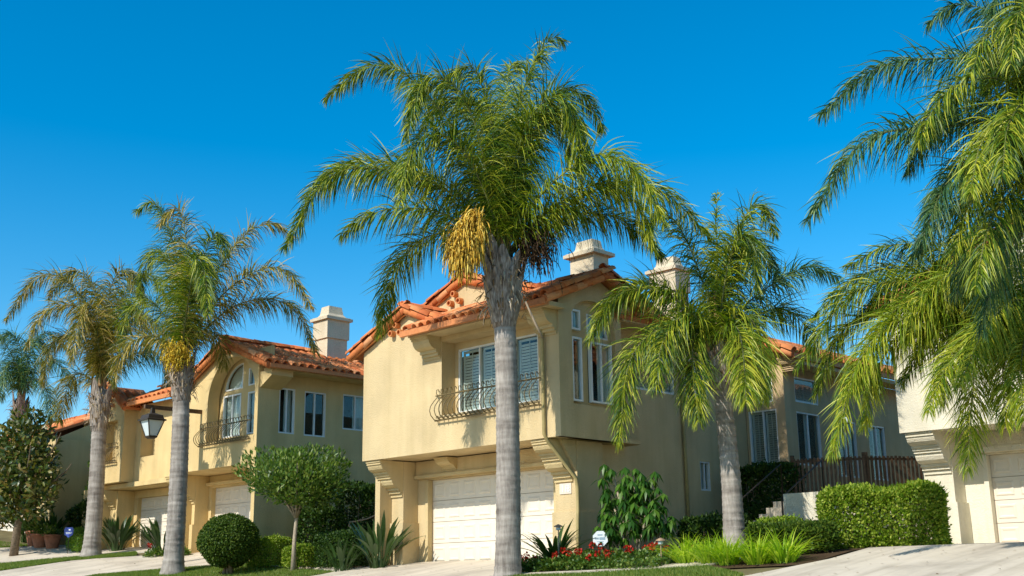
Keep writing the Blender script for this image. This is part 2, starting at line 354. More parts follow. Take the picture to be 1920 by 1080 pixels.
# ------------------------------------------------------------------ building helpers
X, Y, Z = Vector((1, 0, 0)), Vector((0, 1, 0)), Vector((0, 0, 1))
FN, SN = -Y, X                              # outward normals of street fronts and of right-hand sides
def tile_mesh():
    n = 4; L = .47; b = MB(); vs = []
    for (y, r) in ((0, .115), (L, .085)):
        for rr in (r, r-.022):
            for k in range(n+1):
                q = math.pi*k/n; vs.append((rr*math.cos(q)*1.05, y, rr*math.sin(q)))
    fs = []; m = n+1
    for k in range(n):
        fs.append((k, 2*m+k, 2*m+k+1, k+1)); fs.append((m+k, m+k+1, 3*m+k+1, 3*m+k)); fs.append((k, k+1, m+k+1, m+k))
    b.add(vs, fs); return b.mesh('roof_tile', M['tile'], True)
TILE = tile_mesh()
def frame_mw(o, across, up):
    a = Vector(across).normalized(); u = Vector(up).normalized(); n = a.cross(u)
    if n.z < 0: a = -a; n = -n
    return Matrix(((a.x, u.x, n.x, o[0]), (a.y, u.y, n.y, o[1]), (a.z, u.z, n.z, o[2]), (0, 0, 0, 1)))
TV = [tuple(v.co) for v in TILE.vertices]; TF = [tuple(p.vertices) for p in TILE.polygons]
def jit(mw):
    return mw @ Matrix.Translation((random.gauss(0, .008), random.gauss(0, .015), random.gauss(0, .005))) @ Matrix.Rotation(random.gauss(0, .025), 4, 'Z') @ Matrix.Rotation(R(2.5)+random.gauss(0, .012), 4, 'X')
def put_tile(roof, mw, single, bag):
    mw = jit(mw)
    if single: link('roof_tile', TILE, roof, mw)
    else: bag.add([mw @ Vector(v) for v in TV], TF)
def slope(roof, e0, e1, up, single=True, pitch=.30, step=.40, deck=True, clip=None, lift=.0):
    """a field of barrel tiles from the eave e0-e1 up the vector up"""
    e0 = Vector(e0); e1 = Vector(e1); up = Vector(up); ac = e1-e0; L = ac.length; H = up.length
    bag = MB(); nrm = ac.cross(up).normalized()
    if nrm.z < 0: nrm = -nrm
    if deck:
        d = MB(); d.add([e0, e1, e1+up, e0+up] + [p - nrm*.10 for p in (e0, e1, e1+up, e0+up)], [(0, 1, 2, 3), (7, 6, 5, 4), (0, 4, 5, 1), (1, 5, 6, 2), (2, 6, 7, 3), (3, 7, 4, 0)])
        d.build('roof_deck', M['deck'], roof)
    nc = max(1, int(L/pitch)); nr = max(1, int((H-.05)/step)); off = (L-nc*pitch)/2 + pitch/2
    for r in range(nr):
        for c in range(nc):
            p = e0 + ac.normalized()*(off+c*pitch) + up.normalized()*(r*step-.06)
            if clip and not clip(p + up.normalized()*.2): continue
            put_tile(roof, frame_mw(p + nrm*.012, ac, up), single, bag)
    if bag.v:
        o = bag.build('tile_field', M['tile'], roof, True); o['kind'] = 'stuff'
def caps(roof, a, b, single=True, step=.36, lift=.03, s=1.15):
    """a run of cap tiles along a ridge or a rake, from the low end a to b"""
    a = Vector(a); b = Vector(b); d = b-a; n = max(1, round(d.length/step)); bag = MB()
    MB().tube([a-Z*.05, b-Z*.05], .085, 6).build('mortar_bed', M['deck'], roof)
    across = d.cross(Z).normalized()
    for i in range(n):
        mw = frame_mw(a + d*(i/n) + Z*lift, across, d) @ Matrix.Scale(s, 4)
        put_tile(roof, mw, single, bag)
    if bag.v:
        o = bag.build('cap_tiles', M['tile'], roof, True); o['kind'] = 'stuff'
def rake(roof, a, b, n, single=True):
    """rake tiles turned down over the gable edge, n = outward normal"""
    a = Vector(a); b = Vector(b); caps(roof, a, b, single)
    d = (b-a); k = max(1, round(d.length/.36)); bag = MB(); n = Vector(n)
    dn = d.normalized(); down = n.cross(dn); down = down if down.z < 0 else -down
    m = MB(); m.obox(a, dn, n, 0, d.length, 0, .16, -.06, .0, down); m.build('rake_board', M['fascia'], roof)
    for i in range(k):
        o = a + d*(i/k) + down*.05 + n*.02; A = -down; nn = n
        mw = Matrix(((A.x, dn.x, nn.x, o.x), (A.y, dn.y, nn.y, o.y), (A.z, dn.z, nn.z, o.z), (0, 0, 0, 1))) @ Matrix.Diagonal((.85, .95, .6, 1))
        put_tile(roof, mw, single, bag)
    if bag.v:
        o = bag.build('cap_tiles', M['tile'], roof, True); o['kind'] = 'stuff'
def poly_arc(cx, cy, r, a0, a1, n=14, ry=None):
    return [(cx + r*math.cos(R(a0+(a1-a0)*i/n)), cy + (ry or r)*math.sin(R(a0+(a1-a0)*i/n))) for i in range(n+1)]
def rect(a0, a1, b0, b1): return [(a0, b0), (a1, b0), (a1, b1), (a0, b1)]

def curtain(par, O, U, N, a0, a1, b0, b1, n, m=None):
    b = MB(); k = max(8, int((a1-a0)/.035)); vs = []
    for i in range(k+1):
        a = a0 + (a1-a0)*i/k; d = n + .022*math.sin(i*1.35) + .012*math.sin(i*.6+1)
        for z in (b0, b1): vs.append(Vector(O)+Vector(U)*a+Z*z+Vector(N)*d)
    b.add(vs, [(2*i, 2*i+2, 2*i+3, 2*i+1) for i in range(k)]); b.build('curtain', m or M['shutter'], par, True)
def louvres(par, O, U, N, a0, a1, b0, b1, n, pitch=.075, tilt=.6, name='shutter'):
    b = MB(); st = .045
    for (p, q) in ((a0, a0+st), (a1-st, a1)): b.obox(O, U, N, p, q, b0, b1, n-.02, n+.02)
    b.obox(O, U, N, a0+st, a1-st, b0, b0+.06, n-.02, n+.02); b.obox(O, U, N, a0+st, a1-st, b1-.06, b1, n-.02, n+.02)
    z = b0+.10; Nv = Vector(N)
    while z < b1-.09:
        c = Vector(O)+Z*z+Nv*n; V = (Z*math.cos(tilt)+Nv*math.sin(tilt)); W2 = (Nv*math.cos(tilt)-Z*math.sin(tilt))
        b.obox(c, U, W2, a0+st, a1-st, -.03, .03, -.004, .004, V); z += pitch
    b.obox(O, U, N, (a0+a1)/2-.008, (a0+a1)/2+.008, b0+.06, b1-.06, n+.022, n+.034)
    b.build(name, M['shutter'], par)
def window(par, O, U, N, a0, a1, b0, b1, mull=(), fill='dark', sill=False, n0=-.05, fw=.045):
    """window part with frame and pane sub-parts; the opening lies on the plane through O"""
    w = MB(); U = Vector(U); N = Vector(N)
    w.obox(O, U, N, a0, a1, b0, b0+fw, n0-.06, n0+.03); w.obox(O, U, N, a0, a1, b1-fw, b1, n0-.06, n0+.03)
    w.obox(O, U, N, a0, a0+fw, b0+fw, b1-fw, n0-.06, n0+.03); w.obox(O, U, N, a1-fw, a1, b0+fw, b1-fw, n0-.06, n0+.03)
    win = w.build('window', M['frame'], par)
    ed = [a0] + [a0+(a1-a0)*m for m in mull] + [a1]
    for m in ed[1:-1]:
        MB().obox(O, U, N, m-fw*.45, m+fw*.45, b0+fw, b1-fw, n0-.05, n0+.02).build('mullion', M['frame'], win)
    for i in range(len(ed)-1):
        l, r = ed[i]+(fw if i == 0 else fw*.45), ed[i+1]-(fw if i == len(ed)-2 else fw*.45)
        MB().obox(O, U, N, l, r, b0+fw, b1-fw, n0-.025-.012*(i % 2), n0-.019-.012*(i % 2)).build('pane', M['glass'], win)
        f = fill[i] if isinstance(fill, (list, tuple)) else fill
        if f == 'shutter':
            k = 2 if r-l > .9 else 1
            for q in range(k): louvres(win, O, U, N, l+(r-l)*q/k, l+(r-l)*(q+1)/k, b0+fw, b1-fw, n0-.12)
        elif f == 'blind': louvres(win, O, U, N, l, r, b0+fw, b1-fw, n0-.10, .06, .9, 'blind')
        elif f == 'curtain': curtain(win, O, U, N, l-.03, r+.03, b0, b1, n0-.13)
        elif f == 'half': curtain(win, O, U, N, l-.02, l+(r-l)*.55, b0, b1, n0-.13)
    back = MB().obox(O, U, N, a0-.06, a1+.06, b0-.35, b1+.05, n0-.42, n0-.40); back.build('dark_backing', M['dark'], win)  # near-black sheet, painted as the shade behind the glass
    return win
def fan_window(par, O, U, N, loop, mid=None):
    """curved fixed window from a closed outline"""
    c = (sum(p[0] for p in loop)/len(loop), sum(p[1] for p in loop)/len(loop))
    inner = [(c[0]+(p[0]-c[0])*.88, c[1]+(p[1]-c[1])*.88) for p in loop]
    O = Vector(O); N = Vector(N)
    win = MB().wall([loop, inner], O + N*-.02, U, N, .08).build('window', M['frame'], par)
    MB().wall([inner], O + N*-.06, U, N, .006).build('pane', M['glass'], win)
    MB().wall([[(c[0]+(p[0]-c[0])*.98, c[1]+(p[1]-c[1])*.98) for p in loop]], O + N*-.17, U, N, .01).build('shade', M['shutter'], win)
    return win
def garage_door(par, O, U, N, a0, a1, b0, b1, rows=4, cols=8):
    d = MB(); hrow = (b1-b0)/rows
    for r in range(rows): d.obox(O, U, N, a0, a1, b0+r*hrow+.006, b0+(r+1)*hrow-.006, -.09, -.03)
    d.obox(O, U, N, a0, a1, b0, b1, -.12, -.091)
    door = d.build('garage_door', M['door'], par); cw = (a1-a0)/cols; me = None
    for r in range(rows):
        for c in range(cols):
            o = Vector(O)+Vector(U)*(a0+(c+.5)*cw)+Z*(b0+(r+.5)*hrow)+Vector(N)*-.03
            if me is None:
                b = MB(); w, hh = cw/2-.07, hrow/2-.09
                P = lambda k, n: [Vector(U)*sx*(w-k)+Z*sz*(hh-k)+Vector(N)*n for sx, sz in ((-1, -1), (1, -1), (1, 1), (-1, 1))]
                b.add(P(0, 0)+P(.03, .018)+P(.055, .018)+P(.085, .006), [(i, (i+1) % 4, 4+(i+1) % 4, 4+i) for i in range(4)] + [(4+i, 4+(i+1) % 4, 8+(i+1) % 4, 8+i) for i in range(4)] + [(8+i, 8+(i+1) % 4, 12+(i+1) % 4, 12+i) for i in range(4)] + [(12, 13, 14, 15)])
                me = b.mesh('door_panel', M['door'])
            link('door_panel', me, door, Matrix.Translation(o))
    return door
PROF = [(0, 0), (0, .055), (.035, .055), (.035, .115), (.075, .115), (.085, .17), (.13, .24), (.22, .295), (.33, .32), (.33, .375), (.39, .375), (.39, .435), (.45, .435), (.45, .50), (.51, .50), (.525, .58), (.585, .67), (.69, .73), (.80, .75), (.80, .82), (.875, .82), (.875, .90), (.95, .90), (.95, 1.0)]
PROF_S = [(0, 0), (0, .10), (.08, .10), (.08, .19), (.16, .19), (.2, .34), (.34, .5), (.52, .58), (.68, .60), (.68, .74), (.80, .74), (.80, .88), (.93, .88), (.93, 1.0)]
def corbel(par, x0, x1, yf, yb, zt, zb, back, prof=PROF, m=None):
    pl = [(yf+(yb-yf)*a, zt+(zb-zt)*b) for a, b in prof] + [(back, zb), (back, zt)]
    MB().prism(pl, (x0, 0, 0), Y, Z, X, x1-x0).build('corbel', m or M['trim'], par)
def balcony(par, O, x0, x1, zb, zt, out=.32, n=20):
    O = Vector(O); rl = MB()
    for z, d, r in ((zb, .10, .022), (zt, .06, .02), (zb+.07, .07, .012)):
        rl.tube([O+X*x0-Y*d+Z*z, O+X*x1-Y*d+Z*z], r, 5)
    for x in (x0, x1):
        rl.tube([O+X*x-Y*0+Z*zb, O+X*x-Y*.12+Z*zb], .018, 5); rl.tube([O+X*x-Y*0+Z*zt, O+X*x-Y*.08+Z*zt], .018, 5)
    rail = rl.build('balcony_railing', M['iron'], par, True); H = zt-zb
    pr = [(.02, .10), (.05, .155), (.10, .14), (.11, .05), (.065, 0), (.09, -.08), (.20, -.26), (.30, -.46), (.33, -.64), (.29, -.82), (.19, -.97), (.09, -1.01), (.03, -.96), (.02, -.88), (.07, -.82), (.12, -.86)]
    b = MB(); b.tube([Vector((0, -d*out/.33, z*H if z < 0 else z)) for d, z in pr], .0115, 5)
    me = b.mesh('baluster', M['iron'], True)
    for i in range(n):
        x = x0+.06+(x1-x0-.12)*i/(n-1)
        link('baluster', me, rail, Matrix.Translation(O+X*x+Z*zt) @ Matrix.Rotation(random.gauss(0, .03), 4, 'Z'))
def vent(par, O, N=FN, r=.085):
    N = Vector(N); b = MB(); O = Vector(O); U = N.cross(Z); vs = []; n = 10
    for d, rr in ((-.02, r), (.15, r), (.15, r*.66), (.0, r*.66)):
        for k in range(n): q = 2*math.pi*k/n; vs.append(O+N*d+(U*math.cos(q)+Z*math.sin(q))*rr)
    b.add(vs, [(i*n+k, i*n+(k+1) % n, (i+1)*n+(k+1) % n, (i+1)*n+k) for i in range(3) for k in range(n)] + [tuple(3*n+k for k in range(n))])
    b.build('vent_pipe', M['fascia'], par)
def chimney(par, x0, x1, y0, y1, zb, zc, zt, band=True):
    s = MB().box(x0, x1, y0, y1, zb, zc)
    if band: s.box(x0-.05, x1+.05, y0-.05, y1+.05, zc-.62, zc)
    ch = s.build('chimney', M['chim'], par); e = .13
    c = MB(); cap = [(e, 0), (e, .09), (e-.05, .09), (e-.05, .12), (-.02, .13), (-.10, .24), (-.13, .42), (-.14, zt-zc)]
    vs = []; L = len(cap)
    for d, z in cap: vs += [(x0-d, y0-d, zc+z), (x1+d, y0-d, zc+z), (x1+d, y1+d, zc+z), (x0-d, y1+d, zc+z)]
    c.add(vs, [(i*4+k, i*4+(k+1) % 4, i*4+4+(k+1) % 4, i*4+4+k) for i in range(L-1) for k in range(4)] + [(3, 2, 1, 0), tuple((L-1)*4+k for k in range(4))])
    c.build('chimney_cap', M['chim'], ch)
def wallpart(par, loops, O, U, N, t, m): return MB().wall(loops, O, U, N, t).build('wall', m, par)
def boxpart(par, name, m, *a): return MB().box(*a).build(name, m, par)

# ------------------------------------------------------------------ the house in the middle
f = 2.05; H1 = thing('townhouse', 'large cream townhouse in the middle behind the tallest palm, with shuttered balcony window', 'house', (-21.2, 20.6, f), 'cream townhouses with red tile roofs along the street')
st, tr = M['stucco'], M['trim']
# upper front, overhanging the garage
wallpart(H1, [[(-24.82, 4.70), (-17.68, 4.70), (-17.68, 7.60), (-21.35, 7.60), (-23.0, 8.36), (-24.82, 7.60)], rect(-21.67, -18.32, 5.58, 7.44)], (0, 19.15, 0), X, FN, .45, st)
wallpart(H1, [rect(-21.9, -18.1, 5.4, 7.6), rect(-21.56, -18.76, 5.65, 7.27)], (0, 19.602, 0), X, FN, .12, st)
w = window(H1, (0, 19.60, 0), X, FN, -21.56, -18.76, 5.65, 7.27, (.27, .72), 'shutter')
boxpart(H1, 'soffit', st, -24.8, -17.7, 19.6, 20.55, 4.72, 4.85)
boxpart(H1, 'soffit', st, -22.35, -17.45, 18.62, 19.148, 7.56, 7.66)
# side bay
FANH1 = [(20.27, 7.12)] + [(20.27+.76*math.cos(R(q)), 7.12+.55*math.sin(R(q))) for q in range(0, 91, 10)]
FANH2 = [(-31.5, 7.52)] + [(-31.5+1.06*math.cos(R(q)), 7.52+.82*math.sin(R(q))) for q in range(90, 181, 10)]
nich = [(19.52, 5.47), (21.12, 5.47), (21.12, 7.30)] + poly_arc(20.32, 7.30, .80, 0, 180, 14, .66)[1:-1] + [(19.52, 7.30)]
wallpart(H1, [[(19.602, 4.70), (21.35, 4.70), (21.35, 7.62), (22.6, 7.62), (20.62, 8.47), (19.152, 7.82), (19.152, 7.605), (19.602, 7.605)], rect(19.63, 19.97, 5.54, 7.03), rect(20.27, 21.03, 5.56, 6.99), rect(19.63, 19.94, 7.2, 7.68), FANH1], (-17.82, 0, 0), Y, SN, .1, st)
wallpart(H1, [[(19.152, 4.70), (21.35, 4.70), (21.35, 7.62), (22.6, 7.62), (20.62, 8.48), (19.152, 7.84)], nich], (-17.677, 0, 0), Y, SN, .14, st)
for a0, a1, b0, b1, mu, fl in ((19.63, 19.97, 5.54, 7.03, (), 'dark'), (20.27, 21.03, 5.56, 6.99, (.5,), ('dark', 'curtain')), (19.63, 19.94, 7.2, 7.68, (), 'blind')):
    window(H1, (-17.80, 0, 0), Y, SN, a0, a1, b0, b1, mu, fl, n0=.06)
fan_window(H1, (-17.80, 0, 0), Y, SN, FANH1)
boxpart(H1, 'soffit', st, -18.2, -17.69, 19.62, 22.0, 4.70, 4.80)
# side walls
wallpart(H1, [[(20.5, 1.9), (27.198, 1.9), (27.198, 7.7), (21.36, 7.7), (21.36, 4.69), (20.5, 4.69)], rect(22.32, 24.05, 6.16, 7.18), rect(24.5, 25.5, 6.16, 7.18), rect(24.98, 25.42, 3.78, 4.54)], (-18.2, 0, 0), Y, SN, .2, st)
window(H1, (-18.2, 0, 0), Y, SN, 22.32, 24.05, 6.16, 7.18, (.5,), 'blind'); window(H1, (-18.2, 0, 0), Y, SN, 24.5, 25.5, 6.16, 7.18, (.5,), ('dark', 'blind'))
window(H1, (-18.2, 0, 0), Y, SN, 24.98, 25.42, 3.78, 4.54, (.5,), ('dark', 'curtain'))
boxpart(H1, 'wall', st, -24.82, -24.62, 19.602, 28, 1.9, 7.6)
boxpart(H1, 'wall', st, -24.61, -18.41, 27.0, 27.2, 1.9, 7.6)
boxpart(H1, 'soffit', st, -18.19, -17.62, 21.36, 26.5, 7.63, 7.72)
boxpart(H1, 'light_block', M['dark'], -24.5, -18.9, 21.2, 26.9, 1.9, 7.5)  # added dark box filling the shell, blocks light through the house
# garage front
wallpart(H1, [rect(-24.6, -18.0, 1.9, 4.69), rect(-23.72, -19.14, 1.95, 4.20)], (0, 20.5, 0), X, FN, .2, st)
boxpart(H1, 'beam', st, -24.12, -18.68, 20.40, 20.498, 4.28, 4.69); boxpart(H1, 'beam', tr, -24.10, -18.70, 20.32, 20.498, 4.24, 4.32)
garage_door(H1, (0, 20.62, 0), X, FN, -23.72, -19.14, f-.03, 4.20)
boxpart(H1, 'jamb', tr, -23.80, -23.69, 20.46, 20.60, 1.96, 4.19); boxpart(H1, 'jamb', tr, -19.17, -19.06, 20.46, 20.60, 1.96, 4.19)
corbel(H1, -22.98, -22.48, 20.02, 20.40, 4.69, 4.38, 20.40, PROF_S)
for x0, x1, yb in ((-24.75, -24.14, 20.5), (-18.68, -17.99, 20.9)):
    boxpart(H1, 'pier', st, x0, x1, 20.0, yb-.003, 3.10, 4.69); boxpart(H1, 'pier_base', st, x0-.06, x1+.06, 19.94, yb+.05, 1.7, 3.10)
    corbel(H1, x0+.015, x1-.12 if x0 > -20 else x1-.015, 19.2, 19.998, 4.69, 3.77, 19.998)
MB().prism([(19.5, 4.69), (19.998, 4.69), (19.998, 4.0)], (-18.10, 0, 0), Y, Z, X, .09).build('bracket', st, H1)
corbel(H1, -22.32, -21.70, 18.66, 19.148, 7.56, 7.02, 19.148, PROF_S); corbel(H1, -18.30, -17.72, 18.66, 19.148, 7.56, 7.02, 19.148, PROF_S)
MB().tube([(-18.1, 19.02, 7.5), (-18.13, 19.08, 7.05), (-18.13, 19.08, 4.78), (-18.1, 19.16, 4.62), (-17.96, 19.92, 3.82), (-17.94, 19.94, 3.6), (-17.94, 19.94, 3.1), (-17.90, 19.87, 2.9), (-17.90, 19.87, 2.0)], .042, 8).build('downspout', M['olive'], H1, True)
MB().tube([(-18.13, 24.28, 7.6), (-18.13, 24.28, 2.1)], .045, 8).build('downspout', M['olive'], H1, True)
balcony(H1, (0, 19.15, 0), -21.80, -18.26, 5.45, 6.07, .33, 22)
for p in ((-22.55, 9.02), (-22.70, 8.79), (-22.34, 8.80)): vent(H1, (p[0], 20.45, p[1]))
for p in ((-23.55, 7.92), (-23.2, 7.9), (-23.37, 8.12)): vent(H1, (p[0], 19.15, p[1]))
b = MB(); b.obox((0, 20.0, 0), X, FN, -18.53, -18.17, 3.50, 3.74, 0, .02); pq = b.build('number_plaque', M['plaque'], H1)
def digit(par, ch, x, z, hh, m, y=19.978):
    seg = {'1': 'bc', '0': 'abcdef', '8': 'abcdefg', '5': 'afgcd', '4': 'fgbc', '2': 'abged', '7': 'abc', '3': 'abgcd', '6': 'afgedc', '9': 'abcdfg'}[ch]
    w, t = hh*.5, hh*.14; b = MB(); q = {'a': (0, w, hh-t, hh), 'd': (0, w, 0, t), 'g': (0, w, hh/2-t/2, hh/2+t/2), 'f': (0, t, hh/2, hh), 'e': (0, t, 0, hh/2), 'b': (w-t, w, hh/2, hh), 'c': (w-t, w, 0, hh/2)}
    for c in seg: a0, a1, z0, z1 = q[c]; b.obox((x, y, z), X, FN, a0, a1, z0, z1, 0, .004+.0007*'abcdefg'.index(c))
    b.build('digit', m, par)
for i, ch in enumerate('118'): digit(pq, ch, -18.49+.10*i, 3.545, .15, M['white'])
# roofs of the middle house
rf = boxpart(H1, 'roof', M['fascia'], -22.42, -17.40, 18.40, 18.50, 7.56, 7.70)
sl_ = (8.62-7.72)/(20.62-18.45)
slope(rf, (-22.4, 18.45, 7.72), (-17.42, 18.45, 7.72), (0, 2.17, .90))
slope(rf, (-17.42, 22.80, 7.72), (-22.4, 22.80, 7.72), (0, -2.17, .90), False)
caps(rf, (-17.36, 20.62, 8.66), (-22.2, 20.62, 8.66))
rake(rf, (-17.42, 18.42, 7.73), (-17.42, 20.62, 8.64), X); rake(rf, (-17.42, 22.8, 7.73), (-17.42, 20.62, 8.64), X)
rg = MB().add([(-25.3, 18.98, 7.50), (-25.3, 19.14, 7.50), (-23.0, 19.14, 8.46), (-23, 18.98, 8.46)], [(0, 1, 2, 3)]).build('roof', M['fascia'], H1)
slope(rg, (-25.3, 20.6, 7.57), (-25.3, 19.0, 7.57), (2.3, 0, .93), False); slope(rg, (-20.9, 19.0, 7.68), (-20.9, 20.6, 7.68), (-2.1, 0, .82), False)
rake(rg, (-25.32, 19.02, 7.56), (-23.0, 19.02, 8.50), FN); rake(rg, (-21.25, 19.02, 7.83), (-23.0, 19.02, 8.50), FN)
caps(rg, (-23, 18.95, 8.54), (-23, 20.6, 8.54))
wallpart(H1, [[(-24.5, 7.5), (-17.9, 7.5), (-17.9, 7.85), (-22.2, 9.38), (-24.4, 8.55)]], (0, 20.45, 0), X, FN, .2, st)
r2 = MB().add([(-24.4, 20.32, 8.52), (-24.4, 20.45, 8.52), (-22.25, 20.45, 9.36), (-22.25, 20.32, 9.36)], [(0, 1, 2, 3)]).build('roof', M['fascia'], H1)
slope(r2, (-17.55, 20.9, 7.76), (-17.55, 27.2, 7.76), (-4.7, 0, 1.68), False, clip=lambda p: True)
slope(r2, (-24.45, 27.2, 8.57), (-24.45, 20.35, 8.57), (2.2, 0, .87), False)
rake(r2, (-24.45, 20.38, 8.55), (-22.25, 20.38, 9.42), FN); rake(r2, (-18.6, 20.38, 8.30), (-22.25, 20.38, 9.42), FN)
caps(r2, (-22.25, 20.3, 9.47), (-22.25, 27.2, 9.47))
boxpart(r2, 'fascia_board', M['fascia'], -17.62, -17.55, 22.82, 27.0, 7.62, 7.76)
chimney(H1, -20.2, -19.38, 22.4, 23.0, 7.8, 9.88, 10.33, False)
chimney(H1, -20.55, -19.7, 26.3, 26.9, 7.8, 10.2, 10.65)
# rear wing
sw = M['stuccowing']
wallpart(H1, [[(-18.19, 1.9), (-16.953, 1.9), (-16.953, 7.1), (-16.6, 7.35), (-18.19, 8.0)], rect(-18.12, -17.22, 4.5, 6.0), rect(-18.1, -17.3, 6.18, 6.9)], (0, 27.2, 0), X, FN, .2, sw)
window(H1, (0, 27.2, 0), X, FN, -18.12, -17.22, 4.5, 6.0, (.5,), 'blind'); window(H1, (0, 27.2, 0), X, FN, -18.1, -17.3, 6.18, 6.9, (), 'blind')
wallpart(H1, [[(27.202, 1.9), (37, 1.9), (37, 7.1), (27.202, 7.1)], rect(27.75, 28.95, 4.5, 5.95), rect(27.75, 28.95, 6.2, 6.9), rect(29.7, 30.9, 4.3, 5.9), rect(31.6, 32.6, 4.3, 5.9)], (-16.95, 0, 0), Y, SN, .2, sw)
for a0, a1, b0, b1, fl in ((27.75, 28.95, 4.5, 5.95, 'half'), (27.75, 28.95, 6.2, 6.9, 'blind'), (29.7, 30.9, 4.3, 5.9, 'dark'), (31.6, 32.6, 4.3, 5.9, 'half')): window(H1, (-16.95, 0, 0), Y, SN, a0, a1, b0, b1, (.5,) if b1 < 6 else (), fl)
boxpart(H1, 'light_block', M['dark'], -20, -17.42, 27.64, 36.8, 1.9, 7.0)  # added dark box, stops the sky showing through the wing windows
boxpart(H1, 'wall', sw, -22, -17.0, 36.85, 37.0, 1.9, 7.1); rw = boxpart(H1, 'roof', M['fascia'], -16.42, -16.34, 26.85, 37, 7.22, 7.36)
slope(rw, (-16.36, 26.85, 7.38), (-16.36, 36.9, 7.38), (-2.5, 0, 1.05), False); slope(rw, (-22, 36.9, 7.2), (-22, 26.85, 7.2), (3.1, 0, 1.2), False)
rake(rw, (-16.36, 26.82, 7.36), (-18.86, 26.82, 8.40), FN)
boxpart(H1, 'soffit', sw, -16.94, -16.4, 27.3, 36.9, 7.1, 7.2)
corbel(H1, -16.95, -16.45, 26.95, 27.2, 7.3, 6.95, 27.2, PROF_S, sw)

# ------------------------------------------------------------------ the house to its left
f = 2.5; H2 = thing('townhouse', 'yellow townhouse with an arched recessed window over its garage, behind the lantern post', 'house', (-32, 20.6, f), 'cream townhouses with red tile roofs along the street')
st = M['stucco2']
arch = [(-32.78, 5.92), (-30.08, 5.92), (-30.08, 7.14)] + poly_arc(-31.43, 7.14, 1.35, 0, 180, 20, 1.30)[1:-1] + [(-32.78, 7.14)]
wallpart(H2, [[(-34.9, 5.08), (-29.92, 5.08), (-29.92, 8.03), (-31.65, 8.78), (-33.9, 7.83), (-34.9, 7.4)], arch], (0, 19.15, 0), X, FN, .40, st)
wallpart(H2, [rect(-33.3, -29.95, 5.6, 8.65), rect(-32.58, -31.56, 6.05, 7.38), rect(-31.17, -30.6, 6.05, 7.35), rect(-31.17, -30.6, 7.55, 8.1), FANH2], (0, 19.60, 0), X, FN, .1, st)
window(H2, (0, 19.60, 0), X, FN, -32.58, -31.56, 6.05, 7.38, (.5,), 'curtain', n0=-.02); window(H2, (0, 19.60, 0), X, FN, -31.17, -30.6, 6.05, 7.35, (), 'curtain', n0=-.02); window(H2, (0, 19.60, 0), X, FN, -31.17, -30.6, 7.55, 8.1, (), 'curtain', n0=-.02)
fan_window(H2, (0, 19.60, 0), X, FN, FANH2)
balcony(H2, (0, 19.15, 0), -33.05, -30.25, 5.80, 6.36, .33, 19); vent(H2, (-31.62, 19.15, 8.60), FN, .07)
boxpart(H2, 'soffit', st, -34.9, -29.95, 19.56, 20.5, 5.08, 5.2)
wallpart(H2, [[(19.152, 2.2), (28, 2.2), (28, 8.0), (19.152, 8.0)], rect(19.9, 20.48, 6.0, 7.38), rect(20.82, 21.63, 5.99, 7.37), rect(22.28, 23.3, 6.3, 7.42)], (-29.917, 0, 0), Y, SN, .18, st)
window(H2, (-29.917, 0, 0), Y, SN, 19.9, 20.48, 6.0, 7.38, (.5,), ('half', 'curtain')); window(H2, (-29.917, 0, 0), Y, SN, 20.82, 21.63, 5.99, 7.37, (.5,), ('dark', 'dark')); window(H2, (-29.917, 0, 0), Y, SN, 22.28, 23.3, 6.3, 7.42, (.5,), ('dark', 'curtain'))
boxpart(H2, 'soffit', st, -29.9, -29.25, 19.3, 23.35, 7.78, 7.9)
MB().prism([(-29.915, 7.3), (-29.3, 7.62), (-29.3, 7.779), (-29.915, 7.779)], (0, 19.2, 0), X, Z, Y, .75).build('bracket', st, H2)
boxpart(H2, 'light_block', M['dark'], -34.6, -30.5, 21, 27.5, 2.3, 7.6); boxpart(H2, 'wall', st, -35.1, -34.91, 19.3, 28, 2.2, 7.4)  # first box is an added dark filler that blocks light
boxpart(H2, 'wall', st, -35.0, -29.95, 27.8, 27.99, 2.3, 7.7)
wallpart(H2, [rect(-35.35, -30.1, 2.2, 5.07), rect(-34.55, -30.55, 2.3, 4.68)], (0, 20.5, 0), X, FN, .2, st); garage_door(H2, (0, 20.62, 0), X, FN, -34.55, -30.55, f-.05, 4.68)
boxpart(H2, 'beam', st, -35.3, -30.1, 20.36, 20.498, 4.74, 4.84)
for x0, x1 in ((-35.36, -34.72), (-30.5, -29.93)):
    boxpart(H2, 'pier', st, x0, x1, 20.0, 20.497, 3.5, 5.07); boxpart(H2, 'pier_base', st, x0-.06, x1+.005, 19.94, 20.51, 2.1, 3.5)
    corbel(H2, x0+.015, x1-.015, 19.2, 19.998, 5.07, 4.17, 19.998, m=st)
rf = MB().add([(-34.2, 19.0, 7.74), (-34.2, 19.14, 7.74), (-31.65, 19.14, 8.84), (-31.65, 19.0, 8.84)], [(0, 1, 2, 3)]).build('roof', M['fascia'], H2)
slope(rf, (-29.12, 18.95, 7.93), (-29.12, 23.35, 7.93), (-2.53, 0, 1.02)); slope(rf, (-34.2, 23.35, 7.83), (-34.2, 18.95, 7.83), (2.55, 0, 1.1), False)
caps(rf, (-31.65, 18.9, 8.99), (-31.65, 23.4, 8.99)); rake(rf, (-34.2, 18.98, 7.80), (-31.65, 18.98, 8.93), FN); rake(rf, (-29.12, 18.98, 7.91), (-31.65, 18.98, 8.93), FN)
rake(rf, (-29.12, 23.37, 7.91), (-31.65, 23.37, 8.93), Y)
boxpart(rf, 'gutter', M['fascia'], -29.2, -29.08, 19.0, 23.3, 7.80, 7.92)
chimney(H2, -31.7, -31.0, 22.4, 23.2, 8.3, 10.05, 10.55)
rb = boxpart(H2, 'wall', st, -33.5, -30.2, 24.6, 27.7, 7.7, 8.9)
